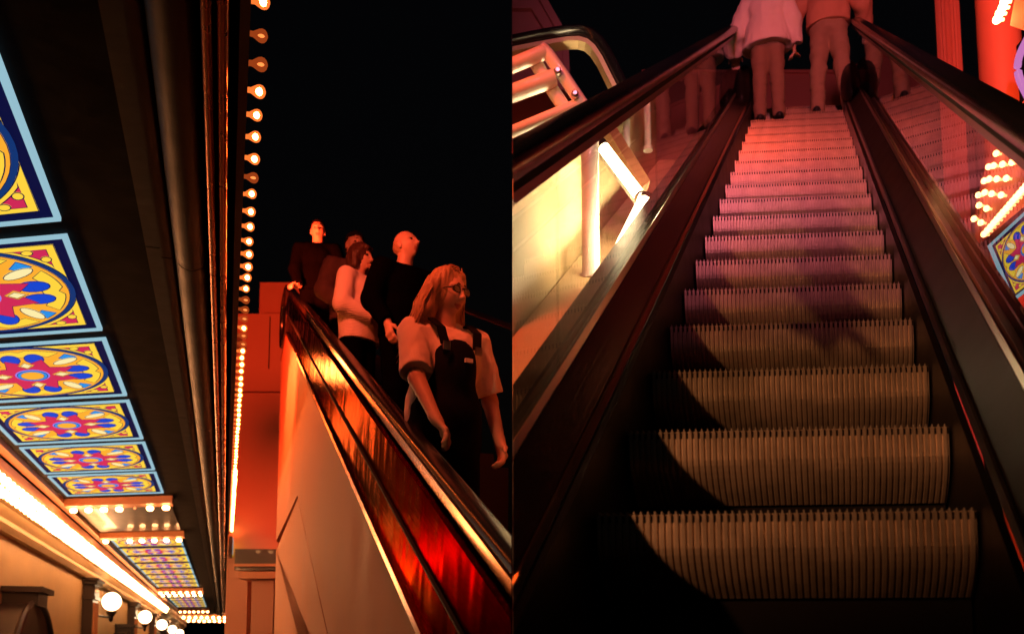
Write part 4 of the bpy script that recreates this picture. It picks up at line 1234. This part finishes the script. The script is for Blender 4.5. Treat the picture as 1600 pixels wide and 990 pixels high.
def long_strands(m):
    def fn(c):
        rnd = random.Random(11); st = []
        for k in range(170):
            s = 1 if rnd.random() < .75 else -1
            w_ = rnd.uniform(-.05, .03)
            p0 = A3(s * rnd.uniform(.0, .03), w_ + .03, .138 - abs(w_) * .35)
            p1 = A3(s * rnd.uniform(.082, .108), w_ * .8 - .005, .05 + rnd.uniform(-.02, .02))
            p2 = A3(s * rnd.uniform(.125, .165), w_ - .02, -.08 + rnd.uniform(-.03, .03))
            p3 = A3(s * rnd.uniform(.14, .205), w_ - .03, -.22 + rnd.uniform(-.03, .03))
            p4 = A3(s * rnd.uniform(.15, .25), w_ - .03, -.33 + rnd.uniform(-.07, .05))
            if s < 0: p2[0] *= .8; p3[0] *= .72; p4[0] *= .65
            r = rnd.uniform(.0012, .003)
            st.append(tubepath([p0, p1, p2, p3, p4], [r, r, r, r * .8, r * .3], 4))
        put('hair_strands', mesh_from('hair_strands', *xform(join(*st), c['M'], c['hc']), m, smooth='all'), c['t'])
    return fn
def hair(kind, m):
    def fn(c):
        if kind == 'short':
            grow = lambda p: 0.012 + 0.006 * max(0, p[2] / .1)
            keep = lambda p: (p[2] > 0.052 + 0.25 * max(0, p[1] - .05)) or (p[1] < -0.005 and p[2] > -0.05) or (p[1] < .03 and p[2] > .03)
        elif kind == 'bob':
            grow = lambda p: 0.020 + 0.018 * max(0, min(1, (0.03 - p[2]) / .08)) * (1 if p[1] < .03 else .4)
            keep = lambda p: (p[2] > 0.058) or (p[1] < 0.028 and p[2] > -0.105) or (p[1] < .06 and p[2] > .03)
        elif kind == 'fringe':
            grow = lambda p: 0.003
            keep = lambda p: (p[1] < -0.02 and -0.06 < p[2] < 0.03)
        else:
            grow = lambda p: 0.020
            keep = lambda p: (p[2] > 0.062) or (p[1] < 0.02 and p[2] > -0.09)
        V, Fc = hair_shell(c['fem'], grow, keep, m)
        o = put('hair', mesh_from('hair', *xform((V, Fc), c['M'], c['hc']), m, smooth='all'), c['t'])
        c['hair'] = o
    return fn
def glasses(c):
    st = []
    for s in (1, -1):
        ring = [A3(s * .033 + .024 * math.cos(2 * PI * k / 18), .098 - .006 * abs(math.cos(2 * PI * k / 18)), .002 + .017 * math.sin(2 * PI * k / 18)) for k in range(19)]
        st.append(tubepath(ring, .0026, 6))
        st.append(tubepath([A3(s * .057, .092, .006), A3(s * .074, .05, .006), A3(s * .080, -.01, .002)], .0022, 6))
    st.append(tubepath([A3(-.010, .100, .006), A3(0, .106, .008), A3(.010, .100, .006)], .0022, 6))
    g_ = put('glasses', mesh_from('glasses', *xform(join(*st), c['M'], c['hc']), 'frame_black', smooth='all'), c['t'])
    for s in (1, -1):
        V, Fc = prism([A3(s * .033 + .023 * math.cos(2 * PI * k / 18), .0955, .002 + .016 * math.sin(2 * PI * k / 18)) for k in range(18)], A3(0, -.001, 0))
        put('lens', mesh_from('lens', *xform((V, Fc), c['M'], c['hc']), 'glass_bronze'), g_)
def overalls(c):
    lean = c['lean']
    pr = [egg(A3(0, 0.015, 1.25) + lean * .7, (.140, .176, .24)), egg((0, .03, 1.03), (.185, .165, .22)), egg((0, .01, .93), (.19, .15, .14))]
    for s in (1, -1):
        pr += [frust((.09 * s, 0, .90), (.10 * s, .02, .5), .11, .085), frust((.10 * s, .02, .5), (.10 * s, 0, .08), .085, .08, flat=2)]
    me = remesh(pr, .008, 'cloth_denim', .005, 10, 3, ((A3(0, .13, 1.345) + lean * .8, nrm(A3(0, .9, -1))),), 4, 'overalls')
    o = put('overalls', me, c['t'])
    for s in (1, -1):
        path = [A3(s * .085, .172, 1.33) + lean * .8, A3(s * .098, .145, 1.42) + lean, A3(s * .105, .055, 1.487) + lean, A3(s * .10, -.05, 1.475) + lean, A3(s * .07, -.14, 1.36) + lean * .8]
        fr = []
        for i, p in enumerate(path):
            d = nrm(path[min(i + 1, 4)] - path[max(i - 1, 0)]); X = A3(1, 0, 0); fr.append((p, X, nrm(np.cross(X, d))))
        put('strap', mesh_from('strap', *sweep([(-.022, -.004), (.022, -.004), (.022, .006), (-.022, .006)], fr)[:2], 'cloth_denim'), o)
        put('buckle', mesh_from('buckle', *box(lambda i, j, k: A3(s * .085, .186, 1.32) + lean * .8 + A3(i, j, k), (-.018, .018), (-.003, .004), (-.02, .02)), 'steel'), o)
    put('pocket_label', mesh_from('pocket_label', *box(lambda i, j, k: A3(-.03, .190, 1.265) + lean * .8 + A3(i, j, k), (-.02, .02), (-.004, .006), (-.010, .010)), 'cloth_white'), o)

def place(u, v, y, H, feet_h=None):
    """feet position for a head centre seen at (u, v), y ahead"""
    p = at(u, v, y)
    return p - ZZ * (1.635 * H / 1.75)
def lcoords(p):
    q = p - EYE
    return float(q @ HL), float(q @ AL), float(q[2])
TOCAM = A3(0.15, -1, 0)
DOWN = A3(0, 0, -1)
# woman in overalls
H1 = 1.68
p1 = place(692, 466, 4.25, H1)
person(p1, (0.52, -0.85, 0), H1, 'woman in overalls and white T-shirt with long fair hair and glasses, hand on the handrail',
       dict(female=True, vox=0.005, head=(18, -4, 0), lean=(0, .03, 0),
            elbow={-1: (-.27, .0, 1.15), 1: (.30, .02, 1.15)}, wrist={-1: (-.27, .10, .92), 1: (.19, .30, 1.0)},
            reach={1: (at(686, 672, 3.9), (1, -.6, 0))},
            hand={1: ((-.35, .5, -.75), (0, .3, -1), (-1, 0, 0), 26), -1: ((0, .3, -1), (1, 0, 0), (0, 1, 0), 30)},
            browmat='hair_brown',
            wear=[top_wear('tshirt', 'cloth_white', .44, .9, .020, .011, vneck=.45, vox=.006, seed=1, neckz=1.452, fs=15), overalls, hair_volume(LONG, 'hair_blond', .006), long_strands('hair_blond'), glasses]))
# woman in the white sweater
H2 = 1.64
p2 = place(561, 404, 7.3, H2)
person(p2, (0.86, -0.42, 0), H2, 'woman in a white knitted sweater looking right with a hand at her chin',
       dict(female=True, vox=0.006, head=(8, 2, 0),
            elbow={1: (.27, .03, 1.13), -1: (-.23, .13, 1.16)}, wrist={1: (.10, .24, 1.04), -1: (-.06, .16, 1.42)},
            hand={1: ((-.6, .7, -.2), (0, 0, -1), (0, 1, .4), 28), -1: ((.2, -.1, 1), (.8, -.5, 0), (0, -1, 0), 22)},
            browmat='hair_brown',
            wear=[top_wear('sweater', 'cloth_knit', .97, .87, .034, .012, vox=.008, belly=.035, seed=2, cuff=.006), legs_wear('trousers', 'cloth_black'), hair_volume(BOB, 'hair_brown')]))
# man behind her
H3 = 1.76
p3 = place(553, 385, 8.3, H3)
person(p3, (0.45, -0.9, 0), H3, 'man in a dark plaid shirt half hidden behind the woman in white',
       dict(head=(10, 0, 0), elbow={-1: (-.33, -.02, 1.17), 1: (.28, .05, 1.15)}, wrist={-1: (-.24, .16, 1.0), 1: (.2, .2, 1.0)},
            hand={-1: ((.3, .5, -.7), (1, 0, 0), (0, 1, 0)), 1: ((-.3, .5, -.7), (-1, 0, 0), (0, 1, 0))},
            wear=[top_wear('shirt', 'cloth_plaid', .95, .9, .045, .012, seed=5), legs_wear('trousers', 'cloth_black'), hair('short', 'hair_black')]))
# man at the top in black
H4 = 1.80
p4 = place(497, 362, 10.6, H4)
person(p4, (0.12, -0.99, 0), H4, 'dark haired man in black at the top of the escalator, hand on rail',
       dict(head=(4, 2, 0), elbow={1: (.30, -.02, 1.16), -1: (-.28, .0, 1.15)}, wrist={1: (.30, .2, 1.04), -1: (-.26, .12, .93)}, reach={1: (at(467, 446, 10.4), (1, -.5, -.3))},
            hand={1: ((.5, .6, -.1), (0, .2, -1), (-1, 0, 0), 30), -1: ((0, .3, -.9), (1, 0, 0), (0, 1, 0))},
            wear=[top_wear('shirt', 'cloth_black', .95, .9, .035, .01, seed=7), legs_wear('trousers', 'cloth_black'), hair('short', 'hair_black')]))
# grey haired man
H5 = 1.78
p5 = place(632, 386, 6.9, H5)
person(p5, (0.62, -0.78, 0), H5, 'bald man in black looking up, between the two women',
       dict(head=(22, 20, 0), elbow={-1: (-.30, -.02, 1.16), 1: (.28, .0, 1.15)}, wrist={-1: (-.24, .12, .95), 1: (.22, .14, .95)},
            hand={-1: ((.1, .3, -.9), (1, 0, 0), (0, 1, 0)), 1: ((0, .3, -.9), (-1, 0, 0), (0, 1, 0))}, nobrow=True,
            wear=[top_wear('shirt', 'cloth_black', .95, .9, .035, .01, seed=8), legs_wear('trousers', 'cloth_black'), hair('fringe', 'hair_blond')]))
# two people seen from behind at the top of the right escalator
p6 = RP(STEP * 16, -WID * .80, .017) + HR * .10
person(p6, HR + A3(-.08, 0, 0), 1.62, 'woman seen from behind in a loose white jacket and brown trousers on the escalator',
       dict(female=True, head=(0, 0, 0), elbow={-1: (-.33, .06, 1.14), 1: (.27, -.02, 1.13)}, wrist={-1: (-.33, .26, 1.02), 1: (.28, .06, .90)},
            feet={1: (.10, .0), -1: (-.10, .0)},
            hand={-1: ((0, .9, -.3), (0, -.2, -1), (1, 0, 0)), 1: ((0, .2, -1), (-1, 0, 0), (0, 1, 0))},
            wear=[top_wear('jacket', 'cloth_white', .98, .86, .055, .020, flare=.05, seed=9, cuff=.02), legs_wear('trousers', 'cloth_brown', .012, .014, flare=.0), hair_volume(BOB, 'hair_brown')]))
p7 = RP(STEP * 17, -WID * .13, .017) + HR * .10
person(p7, HR + A3(.05, 0, 0), 1.78, 'man seen from behind in an orange shirt and khaki trousers on the escalator',
       dict(head=(0, 0, 0), elbow={-1: (-.34, .02, 1.16), 1: (.34, .05, 1.16)}, wrist={-1: (-.36, .08, .94), 1: (.36, .22, 1.02)},
            feet={1: (.17, .0), -1: (-.14, .0)},
            hand={-1: ((0, .2, -1), (1, 0, 0), (0, 1, 0)), 1: ((0, .9, -.3), (0, -.2, -1), (-1, 0, 0))},
            wear=[top_wear('shirt', 'cloth_orange', .98, .96, .05, .018, seed=12, cuff=.012), legs_wear('trousers', 'cloth_khaki', .016, .020, flare=.0, waist=1.06, hemz=.03, seed=6), hair('short', 'hair_black')]))
